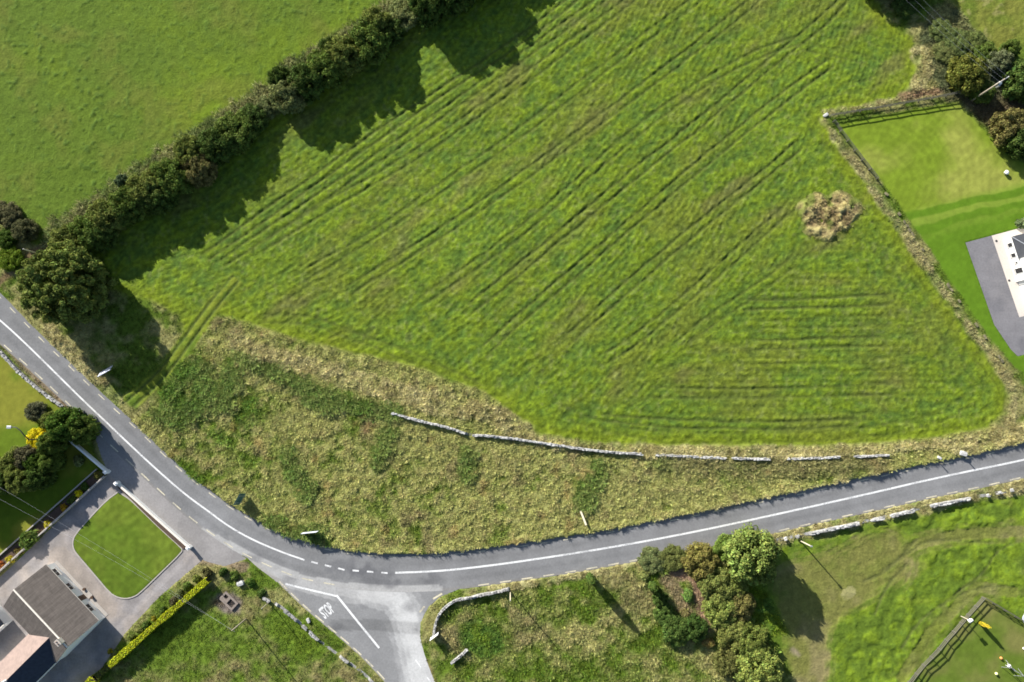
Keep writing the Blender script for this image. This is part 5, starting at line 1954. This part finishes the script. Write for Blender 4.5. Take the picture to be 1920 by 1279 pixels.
# ------------------------------------------------------------------ small things
# heap of dug earth and old straw in the field
def heap(name, label, px, py, rpx, h):
    c = G(px, py)
    r = (G(px + rpx, py) - c).length
    na, nr = 96, 34
    th = np.linspace(0, 2 * math.pi, na, endpoint=False)
    rr = np.linspace(0, 1, nr)
    R_, T_ = np.meshgrid(rr, th, indexing='ij')
    rad = r * (1 + .16 * np.sin(T_ * 2 + 1) + .10 * np.sin(T_ * 3 + .4) + .06 * np.sin(T_ * 7)) * R_
    x, y = c.x + rad * np.cos(T_), c.y + rad * np.sin(T_)
    n1 = fbm(x, y, 2.4, 3, 3)
    n2 = fbm(x, y, .9, 3, 6)
    z = h * sstep(1.0, .70, R_) * (.75 + .35 * n1) + .30 * n2 * sstep(1, .8, R_) + .07
    for (dx, dy, sx, sy, dep) in ((.25, -.05, .35, .75, .7), (2.9, .0, .6, .4, .5), (-1.4, -1.3, .5, .35, .4), (.3, 1.8, .5, .8, .3)):
        z -= dep * np.exp(-(((x - c.x - dx) / sx) ** 2 + ((y - c.y - dy) / sy) ** 2))
    z = np.where(R_ > .985, -.06, np.maximum(z, .04 * (R_ < .95)))
    V = np.stack([x.ravel(), y.ravel(), z.ravel()], 1)
    ix = np.arange(nr * na).reshape(nr, na)
    F = np.stack([ix[:-1, :], ix[1:, :], np.roll(ix, -1, 1)[1:, :], np.roll(ix, -1, 1)[:-1, :]], -1).reshape(-1, 4)
    cc = lerp(col(.23, .18, .085), PALESTRAW * col(1, .96, .8), sstep(-.3, .8, n2.ravel()))
    cc = lerp(cc, GRASS * 1.1, sstep(.05, .7, fbm(x.ravel(), y.ravel(), 1.9, 2, 11)) * .7)
    cc = lerp(cc, GRASS, sstep(.75, 1.0, R_.ravel()) * .6)
    t = thing(name, label, 'heap', (0, 0, 0))
    mesh_obj('mound', np_mesh('mound', V, F, M['dirt_straw'], cc), t)
    g = np.random.default_rng(9)
    k = g.choice(len(V), 600)
    k = k[R_.ravel()[k] < .97]
    pts = V[k, :2]
    o = tufts('dry_stalks', pts, g.uniform(.25, .5, len(k)), cc[k] * g.uniform(1.0, 1.5, (len(k), 1)), 12, 8)
    o.location.z = 0
    co = np.zeros(len(o.data.vertices) * 3, np.float32)
    o.data.vertices.foreach_get('co', co)
    co = co.reshape(-1, 3)
    i0 = np.repeat(np.arange(len(k)), 8 * 4)
    ii = np.clip(np.rint((pts[:, 0] - X0) / STEP).astype(int), 0, NX - 1)
    jj = np.clip(np.rint((pts[:, 1] - Y0) / STEP).astype(int), 0, NY - 1)
    co[:, 2] += (V[k, 2] - height[jj * NX + ii])[i0]
    o.data.vertices.foreach_set('co', co.ravel())
    o.parent = t


heap('straw_heap', 'heap of dug earth and old straw in the mown field', 1552, 402, 54, .5)

# two open tanks in a concrete slab, corner paddock
p = at(430, 1126)
t = thing('concrete_tank', 'low concrete tank top with two dark openings in bare ground', 'tank', (p.x, p.y, 0), math.radians(-42))
m = MB()
for (cx, cy, sx, sy) in ((0, .72, 3.2, .36), (0, -.72, 3.2, .36), (-1.42, 0, .36, 1.08), (1.42, 0, .36, 1.08), (-.25, 0, .5, 1.08)):
    m.box((cx, cy, .17), (sx, sy, .36))
m.build('slab', M['tank'], t)
MB().box((.62, 0, .02), (1.24, 1.08, .06)).build('opening', M['black'], t)  # black floor painted in place of the unlit depth of the tank
MB().box((-.87, .2, .02), (.74, .6, .06)).build('opening', M['black'], t)
MB().box((-.87, -.32, .16), (.74, .42, .34)).build('cover', M['tank'], t)

# white tub on the garden lawn
p = at(1884, 325)
t = thing('tub', 'small white tub alone on the garden lawn', 'tub', (p.x, p.y, p.z))
MB().tube([(0, 0, 0), (0, 0, .5), (0, 0, .52)], [.30, .40, .44], 16).build('body', M['white'], t, True)
MB().tube([(0, 0, .52), (0, 0, .60), (0, 0, .66)], [.42, .36, .12], 16).build('lid', M['white'], t, True)

# the play lawn
p = at(1801, 1155)
t = thing('bird_table', 'pale pole with a white box on top inside the play lawn fence', 'bird table', (p.x, p.y, p.z - .1), .5)
MB().tube([(0, 0, 0), (0, 0, 2.4)], .06, 8).build('leg', M['pale_pole'], t)
bx = MB().box((0, 0, 2.6), (.62, .42, .40)).build('box', M['white'], t)
m = MB()
m.add([(-.36, -.28, 2.79), (.36, -.28, 2.79), (.36, .28, 2.79), (-.36, .28, 2.79), (-.36, 0, 3.0), (.36, 0, 3.0)], [(0, 1, 5, 4), (2, 3, 4, 5), (0, 4, 3), (1, 2, 5), (0, 3, 2, 1)])
m.build('roof', M['white'], bx)
p = at(1921, 1158)
t = thing('trampoline', 'round blue trampoline cut by the east edge', 'trampoline', (p.x, p.y, p.z - .05))
m = MB()
ring = lambda r, z, n=28: [(r * math.cos(2 * math.pi * k / n), r * math.sin(2 * math.pi * k / n), z) for k in range(n)]
n = 28
v = ring(.95, .62) + ring(.62, .60) + ring(.95, .55)
m.add(v, [(k, (k + 1) % n, n + (k + 1) % n, n + k) for k in range(n)] + [(k, 2 * n + k, 2 * n + (k + 1) % n, (k + 1) % n) for k in range(n)])
o = m.build('pad', M['sign_pale'], t)
fix_normals(o)
m = MB()
m.add(ring(.63, .605), [tuple(range(n))])
m.build('mat', M['blue'], t)
for k in range(4):
    a = k * math.pi / 2 + .4
    MB().tube([(.85 * math.cos(a), .85 * math.sin(a), 0), (.85 * math.cos(a), .85 * math.sin(a), .58)], .03, 6).build('leg', M['metal'], t)


def ball(name, label, px, py, r, mat):
    p = at(px, py)
    bm = bmesh.new()
    bmesh.ops.create_icosphere(bm, subdivisions=2, radius=r)
    me = bpy.data.meshes.new(name)
    bm.to_mesh(me)
    bm.free()
    me.materials.append(mat)
    me.polygons.foreach_set('use_smooth', [True] * len(me.polygons))
    o = mesh_obj(name, me, None, (p.x, p.y, p.z + r * .95))
    return tag(o, label, 'ball')


ball('ball', 'pale yellow ball on the play lawn below the white chair', 1866, 1262, .26, M['pale_yellow'])
ball('ball', 'white ball at the east edge of the play lawn', 1918, 1215, .22, M['white'])
ball('ball', 'orange ball on the play lawn just above the white chair', 1875, 1233, .25, M['orange'])
p = at(1888, 1247)
t = thing('garden_chair', 'white garden chair on the play lawn beside the swing', 'chair', (p.x, p.y, p.z - .02), .7)
MB().box((0, 0, .44), (.5, .48, .05)).build('seat', M['white'], t)
MB().box((0, .25, .70), (.5, .05, .5)).build('backrest', M['white'], t)
for s in (-1, 1):
    for q in (-1, 1):
        MB().bar((s * .21, q * .2, 0), (s * .21, q * .2, .43), .045).build('leg', M['white'], t)
    MB().box((s * .25, 0, .64), (.05, .46, .04)).build('armrest', M['white'], t)
p = at(1893, 1252)
t = thing('swing_frame', 'thin metal swing frame standing over the white chair', 'swing', (p.x, p.y, p.z - .02), math.radians(-35))
for x in (-1.3, 1.3):
    for y in (-.75, .75):
        MB().tube([(x, y, 0), (x * .96, 0, 2.0)], .045, 8).build('leg', M['metal'], t)
MB().tube([(-1.3, 0, 2.0), (1.3, 0, 2.0)], .045, 8).build('crossbar', M['metal'], t)
sw = MB().box((.35, 0, .5), (.5, .22, .04)).build('swing_seat', M['dark_metal'], t)
m = MB()
for x in (.14, .56):
    m.bar((x, 0, .5), (x, 0, 1.98), .02)
m.build('chain', M['metal'], sw)
